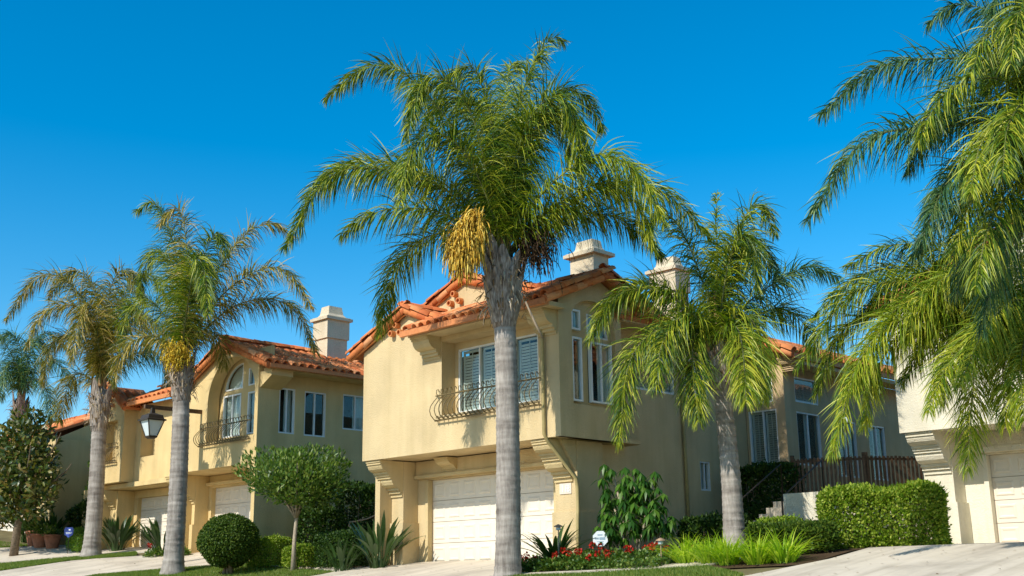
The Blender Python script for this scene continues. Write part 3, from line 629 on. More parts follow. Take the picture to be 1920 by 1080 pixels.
r3 = boxpart(H2, 'roof', M['fascia'], -33.6, -29.8, 24.36, 24.42, 8.72, 8.9)
slope(r3, (-33.6, 24.4, 8.92), (-29.8, 24.4, 8.92), (0, 1.8, .7), False); caps(r3, (-29.8, 26.2, 9.64), (-33.6, 26.2, 9.64), False)

# ------------------------------------------------------------------ third house up the street
H4 = thing('townhouse', 'yellow townhouse seen between the two left palms, with a small gabled bay and tiled roof', 'house', (-38, 20.6, 2.85), 'cream townhouses with red tile roofs along the street')
wallpart(H4, [[(-40.1, 5.08), (-38.3, 5.08), (-38.3, 7.66), (-39.25, 8.32), (-40.1, 7.72)], rect(-39.6, -38.75, 5.85, 7.25)], (0, 19.15, 0), X, FN, .3, st)
wallpart(H4, [rect(-39.8, -38.5, 5.6, 7.4), rect(-39.2, -38.78, 5.86, 7.2)], (0, 19.452, 0), X, FN, .1, st)
window(H4, (0, 19.45, 0), X, FN, -39.2, -38.78, 5.86, 7.2, (), 'curtain'); balcony(H4, (0, 19.15, 0), -39.75, -38.6, 5.75, 6.3, .3, 9)
wallpart(H4, [rect(19.152, 19.62, 5.08, 7.6)], (-38.297, 0, 0), Y, SN, .15, st)
boxpart(H4, 'wall', st, -40.3, -40.11, 19.3, 26, 2.6, 7.6)
for p in ((-39.28, 8.0), (-39.42, 7.8), (-39.14, 7.8)): vent(H4, (p[0], 19.15, p[1]), FN, .07)
wallpart(H4, [rect(-38.45, -35.12, 4.88, 7.72), rect(-37.9, -36.9, 5.9, 7.1)], (0, 19.62, 0), X, FN, .45, st)
wallpart(H4, [rect(-38.3, -36.6, 5.6, 7.4), rect(-37.45, -36.98, 5.95, 7.05)], (0, 20.074, 0), X, FN, .1, st); window(H4, (0, 20.07, 0), X, FN, -37.45, -36.98, 5.95, 7.05, (), 'curtain')
boxpart(H4, 'soffit', st, -40.1, -35.12, 19.46, 21, 4.9, 5.06); boxpart(H4, 'light_block', M['dark'], -40.0, -35.3, 21.3, 26, 2.6, 7.6)  # second box is a dark filler added to stop light passing
wallpart(H4, [rect(-40.4, -35.4, 2.5, 4.88), rect(-39.35, -36.2, 2.6, 4.62)], (0, 20.4, 0), X, FN, .2, st); garage_door(H4, (0, 20.52, 0), X, FN, -39.35, -36.2, 2.85, 4.62, 4, 6)
boxpart(H4, 'pier', st, -40.35, -39.6, 19.75, 20.397, 2.5, 4.879); corbel(H4, -40.3, -39.65, 19.2, 19.748, 4.879, 4.25, 19.748, PROF_S, st)
wallpart(H4, [rect(-42.6, -40.36, 2.4, 5.07), rect(-41.6, -40.9, 3.2, 4.5)], (0, 19.9, 0), X, FN, .4, st); boxpart(H4, 'wall', st, -42.5, -40.5, 20.31, 20.4, 2.5, 5.0)
rf = boxpart(H4, 'roof', M['fascia'], -38.3, -35.0, 19.02, 19.12, 7.62, 7.76)
slope(rf, (-38.6, 19.1, 7.76), (-34.95, 19.1, 7.76), (0, 2.3, .95)); caps(rf, (-34.95, 21.4, 8.74), (-40, 21.4, 8.74))
slope(rf, (-38.0, 18.98, 7.62), (-38.0, 20.3, 7.62), (-1.25, 0, .86)); slope(rf, (-40.5, 20.3, 7.62), (-40.5, 18.98, 7.62), (1.25, 0, .86), False)
rake(rf, (-38.0, 19.0, 7.62), (-39.25, 19.0, 8.46), FN); rake(rf, (-40.5, 19.0, 7.62), (-39.25, 19.0, 8.46), FN)
slope(rf, (-34.95, 26, 7.76), (-40.3, 26, 7.76), (0, -4.6, .95), False)

# ------------------------------------------------------------------ farthest house on the left
H5 = thing('townhouse', 'yellow townhouse at the left edge, mostly hidden by the dark broadleaf tree', 'house', (-48, 21, 3.2), 'cream townhouses with red tile roofs along the street')
wallpart(H5, [rect(-44.6, -43.7, 2.4, 7.05)], (0, 19.15, 0), X, FN, .2, st); wallpart(H5, [rect(19.152, 27, 2.4, 7.05)], (-43.697, 0, 0), Y, SN, .2, st)
wallpart(H5, [rect(-54, -44.6, 5.5, 7.3), rect(-50.5, -48.6, 6.1, 7.0)], (0, 19.3, 0), X, FN, .3, st); window(H5, (0, 19.5, 0), X, FN, -50.5, -48.6, 6.1, 7.0, (.5,), 'curtain')
wallpart(H5, [rect(-54, -44.7, 2.4, 5.49), rect(-52, -47.2, 3.0, 5.0)], (0, 20.5, 0), X, FN, .2, st); garage_door(H5, (0, 20.62, 0), X, FN, -52, -47.2, 3.1, 5.0, 4, 8)
boxpart(H5, 'pier', st, -46.9, -46.2, 20.0, 20.497, 2.4, 5.489); corbel(H5, -46.85, -46.25, 19.4, 19.998, 5.489, 4.7, 19.998, m=st); boxpart(H5, 'soffit', st, -54, -44.7, 19.61, 20.5, 5.5, 5.6)
boxpart(H5, 'light_block', M['dark'], -53.5, -44.2, 21.2, 27, 2.4, 6.9)  # added dark filler, keeps daylight from crossing the house
rf = boxpart(H5, 'roof', M['fascia'], -54.2, -44.4, 18.72, 18.8, 7.06, 7.22)
slope(rf, (-54.2, 18.8, 7.22), (-44.4, 18.8, 7.22), (0, 3.2, 1.25), False); slope(rf, (-44.4, 26, 7.22), (-54.2, 26, 7.22), (0, -3.9, 1.25), False); caps(rf, (-44.4, 22.05, 8.5), (-54.2, 22.05, 8.5), False)
wallpart(H5, [[(19.3, 7.05), (26, 7.05), (22.05, 8.4)]], (-44.42, 0, 0), Y, SN, .15, st); boxpart(H5, 'soffit', st, -54.2, -44.45, 18.85, 19.29, 7.02, 7.12)
wallpart(H5, [rect(-43.69, -42.7, 3.0, 5.5), rect(-43.5, -43.05, 3.0, 5.0)], (0, 21.6, 0), X, FN, .2, st)
re = boxpart(H5, 'roof', M['fascia'], -43.69, -42.5, 21.1, 21.16, 5.5, 5.62); slope(re, (-43.69, 21.1, 5.64), (-42.4, 21.1, 5.64), (0, 1.2, .55))

# ------------------------------------------------------------------ house at the right edge
f = 2.2; H3 = thing('townhouse', 'pale cream townhouse at the right edge with stepped corbels beside its garage', 'house', (-9, 27, f), 'cream townhouses with red tile roofs along the street')
st = M['stucco3']
wallpart(H3, [[(-12.9, 4.78), (-4.6, 4.78), (-4.6, 7.85), (-8.5, 9.35), (-12.9, 7.75)], rect(-9.9, -6.6, 5.6, 7.4)], (0, 25.5, 0), X, FN, .4, st)
window(H3, (0, 25.75, 0), X, FN, -9.9, -6.6, 5.6, 7.4, (.27, .72), 'shutter'); balcony(H3, (0, 25.5, 0), -10, -6.5, 5.45, 6.05, .33, 22)
wallpart(H3, [[(25.502, 4.78), (36, 4.78), (36, 7.7), (25.502, 7.7)]], (-12.897, 0, 0), Y, -X, .2, st); boxpart(H3, 'wall', st, -12.7, -12.45, 26.9, 36, 1.9, 4.779)
boxpart(H3, 'soffit', st, -12.88, -4.6, 25.91, 27.1, 4.79, 4.9); boxpart(H3, 'light_block', M['dark'], -12.3, -4.8, 27.6, 35, 1.9, 7.5)  # second box is dark filler, added against light leaking through
wallpart(H3, [rect(-12.7, -4.6, 1.9, 4.789), rect(-11.55, -6.9, 2.0, 4.26)], (0, 26.9, 0), X, FN, .2, st); garage_door(H3, (0, 27.02, 0), X, FN, -11.55, -6.9, f, 4.26)
boxpart(H3, 'beam', st, -12.1, -6.2, 26.72, 26.898, 4.30, 4.42)
for x0, x1 in ((-12.82, -12.12), (-6.3, -5.6)):
    boxpart(H3, 'pier', st, x0, x1, 26.35, 26.897, 3.2, 4.789); boxpart(H3, 'pier_base', st, x0-.06, x1+.06, 26.29, 26.95, 1.8, 3.2)
    corbel(H3, x0+.015, x1-.015, 25.55, 26.348, 4.789, 3.86, 26.348, m=st)
boxpart(H3, 'jamb', st, -11.63, -11.52, 26.84, 27.0, 2.01, 4.25); boxpart(H3, 'jamb', st, -6.93, -6.82, 26.84, 27.0, 2.01, 4.25)
rf = MB().add([(-13.3, 25.2, 7.6), (-13.3, 25.49, 7.6), (-8.5, 25.49, 9.4), (-8.5, 25.2, 9.4)], [(0, 1, 2, 3)]).build('roof', M['fascia'], H3)
slope(rf, (-13.3, 35.5, 7.66), (-13.3, 25.3, 7.66), (4.8, 0, 1.84), False); slope(rf, (-4.2, 25.3, 7.8), (-4.2, 35.5, 7.8), (-4.3, 0, 1.7), False)
rake(rf, (-13.3, 25.3, 7.68), (-8.5, 25.3, 9.52), FN); rake(rf, (-4.2, 25.3, 7.8), (-8.5, 25.3, 9.52), FN); caps(rf, (-8.5, 25.25, 9.58), (-8.5, 35.5, 9.58))

# ------------------------------------------------------------------ landing, stair, fence
T = thing('entry_stair', 'concrete garden steps with a pale low wall between dark hedges', 'stairs', (-14.6, 23.6, 2.2))
for i in range(6): MB().box(-16.1, -14.78, 23.4+.32*i, 23.4+.32*(i+1), 2.0, 2.42+.16*(i+1)).build('step', M['concrete'], T)
MB().box(-16.15, -12.9, 25.33, 27.1, 1.9, 3.38).build('landing', M['concrete'], T)
MB().box(-14.76, -13.0, 23.35, 23.57, 1.9, 3.42).build('low_wall', M['stucco3'], T); MB().box(-14.76, -14.56, 23.575, 25.3, 1.9, 3.42).build('low_wall', M['stucco3'], T)
for x in (-16.0, -14.86):
    MB().tube([(x, 23.45, 2.6), (x, 23.45, 3.35), (x, 25.3, 4.3), (x, 25.3, 3.4)], .022, 6).build('handrail', M['bronze'], T, True)
Fn = thing('picket_fence', 'brown wooden picket fence on the landing above the tall clipped hedge', 'fence', (-15, 26.2, 3.4))
def fence(A, B, zt, zb, n):
    A = Vector((*A, 0)); B = Vector((*B, 0)); d = (B-A); L = d.length; d.normalize(); N = Vector((d.y, -d.x, 0))
    for zz in (zt-.10, zb+.12): MB().obox((A.x, A.y, 0), d, N, 0, L, zz-.03, zz+.03, -.05, -.022).build('rail', M['wood'], Fn)
    me = MB().obox((0, 0, 0), d, N, -.03, .03, zb, zt-.03, -.018, .004).mesh('picket', M['wood'])
    for i in range(n): link('picket', me, Fn, Matrix.Translation((*(A+d*(L*(i+.5)/n)).xy, random.gauss(0, .006))))
    for p in (A, B): MB().obox((p.x, p.y, 0), d, N, -.05, .05, zb-.1, zt+.06, -.09, -.052).build('post', M['wood'], Fn)
fence((-15.95, 25.75), (-14.35, 26.5), 4.48, 3.42, 18); fence((-14.35, 26.5), (-13.1, 28.6), 4.48, 3.42, 22)
Lm = thing('wall_lantern', 'small white dome lantern behind the drooping fronds by the entry', 'lamp', (-15.05, 26.95, 3.4))
MB().lathe([(.0, .09), (.07, .075), (.11, .02), (.125, -.06), (.11, -.065), (.0, -.06)], (-15.05, 26.95, 5.42)).build('dome', M['frost'], Lm, True); MB().tube([(-15.05, 26.95, 3.4), (-15.05, 26.95, 5.36)], .02, 6).build('post', M['bronze'], Lm)

# ------------------------------------------------------------------ palms
def nrm(a): return a/np.maximum(np.linalg.norm(a, axis=-1, keepdims=True), 1e-9)
def spline(P, n):
    P = np.array(P, float); k = len(P); Q = np.vstack([2*P[0]-P[1], P, 2*P[-1]-P[-2]]); out = []
    for u in np.linspace(0, k-1-1e-9, n):
        i = int(u); t = u-i; a, b, c, d = Q[i:i+4]
        out.append(.5*((2*b)+(-a+c)*t+(2*a-5*b+4*c-d)*t*t+(-a+3*b-3*c+d)*t**3))
    out = np.array(out); s = np.r_[0, np.cumsum(np.linalg.norm(np.diff(out, axis=0), axis=1))]
    v = np.linspace(0, s[-1], n); return np.array([np.interp(v, s, out[:, j]) for j in range(3)]).T, s[-1]
KINK = (.18, .75, .85, .55, .3, .2)
def frond(parent, ctrl, m, rm, leaf=.85, dens=26, droop=.5, wid=.0108, bare=.13, plume=.62):
    C, L = spline(ctrl, 60)
    n = int(L*dens); s = np.sort(bare + (1-bare)*rng.random(n)); s = np.r_[s, s+.003]; s = np.clip(s, 0, .999)
    side = np.r_[np.ones(n), -np.ones(n)]; N = 2*n; x = s*59; i = x.astype(int); f = (x-i)[:, None]
    P = C[i]*(1-f)+C[np.minimum(i+1, 59)]*f; T = nrm(C[np.minimum(i+1, 59)]-C[i])
    az = C[-1]-C[0]; az[2] = 0
    if np.linalg.norm(az) < .3: az = np.array([.6, .6, 0])
    hs_ = np.array([az[1], -az[0], 0]); hs_ /= np.linalg.norm(hs_)
    Sd = nrm(hs_ - T*(T@hs_)[:, None]); Nn = np.cross(Sd, T); Nn *= np.sign(Nn[:, 2:3]+1e-6)
    el = rng.normal(.1, plume, N)[:, None]; q = (s-bare)/(1-bare)
    prof = np.clip(np.sin(np.pi*(.14+.80*q))**.55, .12, 1)*(1-.35*q**3)
    Lf = leaf*prof*rng.uniform(.8, 1.12, N)
    fw = (.35+.75*q+rng.normal(0, .12, N))[:, None]
    d = nrm(Sd*side[:, None]*np.cos(el) + Nn*np.sin(el) + T*fw)
    w = nrm(T - d*np.sum(T*d, 1)[:, None] + rng.normal(0, .35, (N, 3))); w = nrm(w - d*np.sum(w*d, 1)[:, None])
    seg = 5; ws = np.array([.55, 1, .95, .72, .42, .04])*wid; dr = droop*rng.uniform(.25, 1.7, N)[:, None]
    rows = []; p = P.copy()
    for k in range(seg+1):
        rows.append(np.stack([p-w*ws[k], p+w*ws[k]], 1))
        d = nrm(d + np.array([0, 0, -1.])*dr*KINK[k]); p = p + d*(Lf/seg)[:, None]
        w = nrm(w - d*np.sum(w*d, 1)[:, None])
    V = np.stack(rows, 1).reshape(-1, 3); b = (np.arange(N)*(seg+1)*2)[:, None]
    F = np.concatenate([b + np.array([2*k, 2*k+1, 2*k+3, 2*k+2]) for k in range(seg)], 0)
    fr = link('frond', npmesh('frond', V, F, m), parent)
    rr = np.interp(np.linspace(0, 1, 60), [0, .1, .3, 1], [.050, .032, .022, .004])
    MB().tube([tuple(p) for p in C[::3]] + [tuple(C[-1])], list(rr[::3]) + [.003], 5).build('midrib', rm, fr, True)
    return fr
def strands(parent, name, m, o, axis_, n, length, spread, droop, r=.011):
    """a hanging fruit cluster: many thin knobbly strands"""
    o = np.array(o, float); a = nrm(np.array(axis_, float)); P = o + rng.normal(0, spread*.16, (n, 3)) + a*rng.random((n, 1))*length*.75
    d = nrm(a*.7 + rng.normal(0, .55, (n, 3))); L = length*.55*rng.uniform(.7, 1.2, n)[:, None]; rows = []
    p = P.copy(); seg = 6
    for k in range(seg+1):
        u = nrm(np.cross(d, rng.normal(0, 1, (n, 3)))); v = np.cross(d, u); rk = r*(.8+.5*(k % 2))*(1-.08*k)
        rows.append(np.stack([p+u*rk, p-u*.5*rk+v*.87*rk, p-u*.5*rk-v*.87*rk], 1))
        p = p + d*L/seg; d = nrm(d + np.array([0, 0, -1.])*droop)
    V = np.stack(rows, 1).reshape(-1, 3); b = (np.arange(n)*(seg+1)*3)[:, None]
    F = np.concatenate([b + np.array([3*k+j, 3*k+(j+1) % 3, 3*k+3+(j+1) % 3, 3*k+3+j]) for k in range(seg) for j in range(3)], 0)
    o_ = link(name, npmesh(name, V, F, m), parent); o_['kind'] = 'stuff'; return o_
def palm(label, base, top, rb, rt, fronds, boots=12, boot_h=1.1, crown=(0, 0, 0), loc_group='queen palms along the street', leafmats=('frond',), leaf=.85, dens=26, rbmat='rachis', bare_r=.0, shaft=1.4, rag=160, flare=.38, bw=.45, wid=.0108):
    root = thing('palm_tree', label, 'palm tree', base, loc_group); B = Vector(base); Tp = Vector(top); H = (Tp-B).length
    pts = []; rs = []; n = 130
    for i in range(n+1):
        t = i/n; p = B.lerp(Tp, t); p.x += .05*math.sin(t*3.1); p.y += .04*math.sin(t*2.3+1)
        ring = .012*max(0, math.sin(t*H*2*math.pi/.16+.4*math.sin(t*21)))**3 + random.gauss(0, .0025)
        pts.append(p); rs.append((rb+(rt-rb)*min(1, t*1.15))*(1+flare*math.exp(-t*H/.28)) + ring)
    pts[0] = pts[0] - Z*.2
    MB().tube(pts, rs, 22).build('trunk', M['trunk'], root, True)
    # old leaf bases round the crown
    if boots:
        c = MB(); c.tube([Tp-Z*boot_h, Tp-Z*boot_h*.7, Tp-Z*boot_h*.2, Tp+Z*.2, Tp+Z*.55], [rt*.98, rt*(1+.35*bw), rt*(1+.65*bw), rt*(1+.45*bw), rt*.6], 16); c.build('crown_core', M['boot'], root, True)
        for i in range(boots):
            a = i*2.4; zz = -boot_h + boot_h*1.15*i/boots; ln = random.uniform(.6, .95); b = MB(); vs = []; k = 7; w0 = random.uniform(.17, .25)
            dr = Vector((math.cos(a), math.sin(a), 0)); sd = Vector((-math.sin(a), math.cos(a), 0))
            for j in range(k+1):
                t = j/k; w = w0*(1-t)**.7*(1.0) + .035; rad = rt*(1.0+.45*bw*min(1, (zz+boot_h)/boot_h*1.6)*(1-.2*t)) + .03 + .20*bw*math.sin(t*1.6)*ln + .10*max(0, t-.7)
                p = Tp + Z*(zz+t*ln)
                for q in (-1, -.5, 0, .5, 1): vs.append(p + dr*(rad-.55*w*q*q) + sd*w*q)
            fs = [(j*5+q, j*5+q+1, j*5+q+6, j*5+q+5) for j in range(k) for q in range(4)]
            b.add(vs, fs).build('leaf_base', M['boot'], root, True)
        n2 = rag; an = rng.random(n2)*6.28; z0 = rng.uniform(-boot_h*.8, .35, n2); rad = rt*(1+.55*bw)+.04+.06*bw
        P = np.c_[Tp.x+np.cos(an)*rad, Tp.y+np.sin(an)*rad, Tp.z+z0]; d = nrm(np.c_[np.cos(an)*.5, np.sin(an)*.5, rng.normal(.1, .9, n2)]); w = nrm(np.c_[-np.sin(an), np.cos(an), rng.normal(0, .4, n2)])*.02
        d2 = nrm(d + np.c_[np.zeros(n2), np.zeros(n2), -np.full(n2, 1.4)]); L = rng.uniform(.08, .24, n2)[:, None]
        V = np.stack([P-w, P+w, P+d*L+w*.8, P+d*L-w*.8, P+(d+d2)*L], 1).reshape(-1, 3); bb = (np.arange(n2)*5)[:, None]
        F = np.concatenate([bb+np.array([0, 1, 2]), bb+np.array([0, 2, 3]), bb+np.array([3, 2, 4])], 0)
        o = link('fibre', npmesh('fibre', V, F, M['fibre']), root); o['kind'] = 'stuff'
    # upright sheaths of the living fronds
    if shaft:
        for i in range(5):
            a = i*1.26+.4; dv = Vector((math.cos(a), math.sin(a), 0))
            MB().tube([Tp-Z*.1+dv*.08, Tp+Z*.5+dv*.10, Tp+Z*shaft+dv*.16], [.10, .085, .035], 7).build('sheath', M['rachisbrown' if i % 2 == 0 else 'rachis'], root, True)
    for i, fr in enumerate(fronds):
        mm = leafmats[i % len(leafmats)]
        opt = {}
        if isinstance(fr, dict): opt = dict(fr); fr = opt.pop('p'); mm = opt.pop('m', mm)
        frond(root, [tuple(Vector(p)+B) for p in fr], M[mm], M[rbmat], opt.pop('leaf', leaf)*1.06, opt.pop('dens', dens)*2.2, wid=wid, **opt)
    return root
palm1 = palm('tallest queen palm in the middle, with pale and dry fruit clusters', (-17.67, 17.4, 1.66), (-17.67, 17.4, 8.03), rb=0.262, rt=0.228, flare=0.15, boots=26, boot_h=1.15, bw=1.0, shaft=1.9, leaf=0.95, dens=30, fronds=[
    dict(p=[(-0.04, -0.04, 6.54), (-0.23, -0.05, 7.87), (-1.0, -0.56, 9.98), (-1.88, -1.26, 11.38), (-2.55, -1.83, 11.62), (-3.3, -2.45, 10.87)]),
    dict(p=[(-0.04, -0.04, 6.54), (0.13, -0.4, 7.71), (0.23, -1.04, 9.62), (0.02, -1.63, 10.51), (-0.28, -2.13, 10.33), (-0.29, -2.55, 9.0)]),
    dict(p=[(0.01, 0.01, 6.53), (-0.01, 0.12, 8.11), (0.08, 0.35, 10.04), (0.36, 0.71, 11.51), (0.65, 1.05, 12.17), (0.82, 1.25, 12.09)]),
    dict(p=[(0.01, 0.01, 6.53), (-0.19, 0.29, 8.06), (-0.09, 0.86, 9.84), (0.32, 1.64, 11.13), (0.69, 2.17, 10.97), (0.82, 2.52, 10.22)]),
    dict(p=[(0.01, 0.01, 6.53), (0.27, -0.14, 7.74), (0.85, -0.1, 9.57), (1.44, 0.24, 10.24), (1.85, 0.45, 9.55), (2.05, 0.35, 8.25)]),
    dict(p=[(0.04, 0.04, 6.53), (0.4, -0.02, 7.37), (1.28, 0.34, 8.33), (2.14, 0.79, 8.82), (2.84, 1.17, 8.36), (3.44, 1.32, 7.07)], m='frondlime'),
    dict(p=[(0.06, 0.06, 6.53), (0.22, 0.26, 7.16), (0.94, 1.04, 7.96), (1.76, 1.93, 8.58), (2.49, 2.71, 8.26), (3.1, 3.38, 7.27)], m='frond'),
    dict(p=[(0.05, 0.05, 6.53), (0.28, 0.14, 7.18), (1.08, 0.71, 7.97), (1.83, 1.29, 8.35), (2.46, 1.77, 7.75), (2.71, 1.86, 6.75)], m='frondlime'),
    dict(p=[(0.04, 0.04, 6.53), (0.04, 0.33, 7.03), (0.41, 1.25, 7.75), (0.82, 2.08, 8.08), (1.23, 2.9, 7.9), (1.54, 3.66, 7.21)]),
    dict(p=[(-0.05, -0.05, 6.54), (-0.15, -0.22, 7.14), (-0.74, -0.94, 8.3), (-1.52, -1.83, 8.78), (-2.46, -2.88, 8.65), (-3.04, -3.61, 6.99)]),
    dict(p=[(-0.05, -0.05, 6.54), (-0.27, -0.1, 7.25), (-1.1, -0.62, 8.59), (-2.29, -1.52, 9.26), (-3.08, -2.14, 9.19), (-3.78, -2.65, 8.53)]),
    dict(p=[(-0.06, -0.06, 6.54), (-0.14, -0.32, 6.94), (-0.5, -1.01, 7.61), (-0.94, -1.7, 7.8), (-1.44, -2.47, 7.64), (-1.78, -3.05, 7.12)]),
    dict(p=[(-0.06, -0.06, 6.54), (-0.34, -0.13, 6.77), (-1.05, -0.35, 7.5), (-1.88, -0.74, 7.48), (-2.63, -0.97, 6.71), (-3.16, -0.89, 5.49)]),
    dict(p=[(-0.01, -0.01, 6.53), (-0.44, 0.4, 8.02), (-0.93, 0.73, 9.78), (-1.47, 0.74, 11.03), (-2.35, 0.32, 11.31), (-2.96, 0.16, 10.61)]),
    dict(p=[(0.0, 0.0, 6.53), (-0.45, 0.5, 8.04), (-0.78, 1.11, 9.84), (-0.7, 1.78, 10.95), (-0.43, 2.44, 10.77), (-0.47, 2.93, 9.94)]),
    dict(p=[(-0.01, -0.01, 6.53), (0.1, -0.13, 7.78), (0.12, -0.37, 9.58), (0.01, -0.66, 10.81), (-0.21, -0.94, 11.11), (-0.57, -1.42, 10.51)]),
    dict(p=[(0.0, 0.0, 6.53), (-0.48, 0.53, 7.93), (-1.14, 1.21, 10.24), (-1.51, 1.69, 11.88), (-1.58, 1.96, 12.56), (-1.51, 2.17, 12.53)]),
    dict(p=[(-0.03, -0.03, 6.53), (0.19, -0.39, 7.46), (0.17, -1.15, 8.75), (-0.09, -1.83, 9.25), (-0.31, -2.38, 8.69), (-0.2, -2.75, 7.52)]),
    dict(p=[(0.02, 0.02, 6.53), (0.25, -0.04, 7.64), (0.69, 0.06, 9.16), (1.18, 0.34, 9.97), (1.6, 0.64, 9.68), (1.87, 0.74, 8.76)])])
strands(palm1, 'fruit_cluster', M['creamfruit'], (-17.42, 16.38, 9.27), (-.12, -.2, -1), 620, 1.25, .5, .75, .014)
strands(palm1, 'fruit_cluster', M['creamfruit'], (-17.62, 16.17, 8.98), (-.1, -.2, -1), 380, .95, .5, .75, .014)
MB().tube([(-17.82, 17.25, 8.63), (-17.69, 16.82, 9.37), (-17.82, 16.54, 9.4)], [.03, .025, .012], 6).build('fruit_stalk', M['rachis'], palm1, True)
strands(palm1, 'dry_fruit_cluster', M['deadfruit'], (-17.05, 17.73, 8.93), (.15, .15, -1), 420, .6, 1.3, .45, .012)
MB().tube([(-17.09, 17.49, 7.4), (-16.93, 17.64, 6.87), (-16.83, 17.74, 6.58)], [.02, .03, .02], 6).build('dead_spathe', M['fibre'], palm1, True)
palm2 = palm('queen palm at left with a round yellow fruit cluster, in front of the lantern post', (-31.03, 17.25, 1.9), (-31.04, 17.24, 7.66), rb=0.27, rt=0.235, boots=13, boot_h=0.85, shaft=1.3, leaf=0.9, dens=26, leafmats=('frond', 'frondgold'), fronds=[
    dict(p=[(-0.01, -0.01, 5.98), (-0.08, 0.01, 7.06), (-0.36, -0.13, 9.07), (-0.78, -0.44, 10.62), (-1.12, -0.74, 11.15), (-1.48, -1.06, 10.86)], m='frond'),
    dict(p=[(-0.01, -0.01, 5.98), (0.14, -0.11, 7.01), (0.38, -0.27, 8.89), (0.44, -0.47, 10.16), (0.31, -0.69, 10.65), (0.08, -1.05, 10.12)], m='frondgold'),
    dict(p=[(0.0, 0.0, 5.98), (0.24, -0.12, 6.99), (0.73, -0.1, 8.53), (1.18, 0.02, 9.6), (1.39, 0.15, 9.75), (1.69, 0.27, 9.05)], m='frond'),
    dict(p=[(0.01, 0.01, 5.98), (-0.06, 0.12, 7.07), (0.27, 0.7, 8.75), (0.78, 1.43, 10.14), (1.29, 2.04, 10.49), (1.69, 2.53, 10.07)], m='frondgold'),
    dict(p=[(0.02, 0.02, 5.98), (0.23, 0.03, 6.69), (1.16, 0.56, 8.07), (2.09, 1.22, 8.74), (2.74, 1.71, 8.61), (3.38, 2.11, 7.51)], m='frondgold'),
    dict(p=[(0.02, 0.02, 5.98), (0.02, 0.16, 6.58), (0.61, 1.09, 7.76), (1.27, 1.97, 8.11), (1.8, 2.68, 7.71), (2.14, 3.27, 6.42)], m='frondgold'),
    dict(p=[(-0.03, -0.03, 5.98), (-0.2, -0.08, 6.74), (-0.73, -0.46, 7.75), (-1.14, -0.79, 8.1), (-1.52, -1.08, 7.63), (-1.69, -1.13, 6.67)], m='frond'),
    dict(p=[(-0.04, -0.04, 5.98), (-0.07, -0.18, 6.39), (-0.44, -0.73, 6.85), (-0.79, -1.22, 6.68), (-0.96, -1.51, 6.19), (-0.93, -1.64, 5.39)], m='frondgold'),
    dict(p=[(0.01, 0.01, 5.98), (-0.27, 0.24, 6.63), (-0.21, 0.89, 7.2), (-0.17, 1.25, 6.91), (-0.38, 1.6, 6.16)], m='frondgold'),
    dict(p=[(-0.01, -0.01, 5.98), (0.42, -0.26, 6.94), (1.09, -0.48, 8.39), (1.4, -0.52, 8.96), (1.81, -0.46, 8.26), (2.26, -0.57, 7.07)], m='frond'),
    dict(p=[(-0.02, -0.02, 5.98), (-0.52, 0.17, 7.15), (-1.34, 0.25, 8.99), (-1.98, 0.08, 9.95), (-2.44, -0.11, 9.66), (-2.88, -0.05, 8.71)], m='frond')])
strands(palm2, 'fruit_cluster', M['yellowfruit'], (-30.7, 16.88, 8.28), (0, -.1, -1), 600, .30, 1.05, .8, .017)
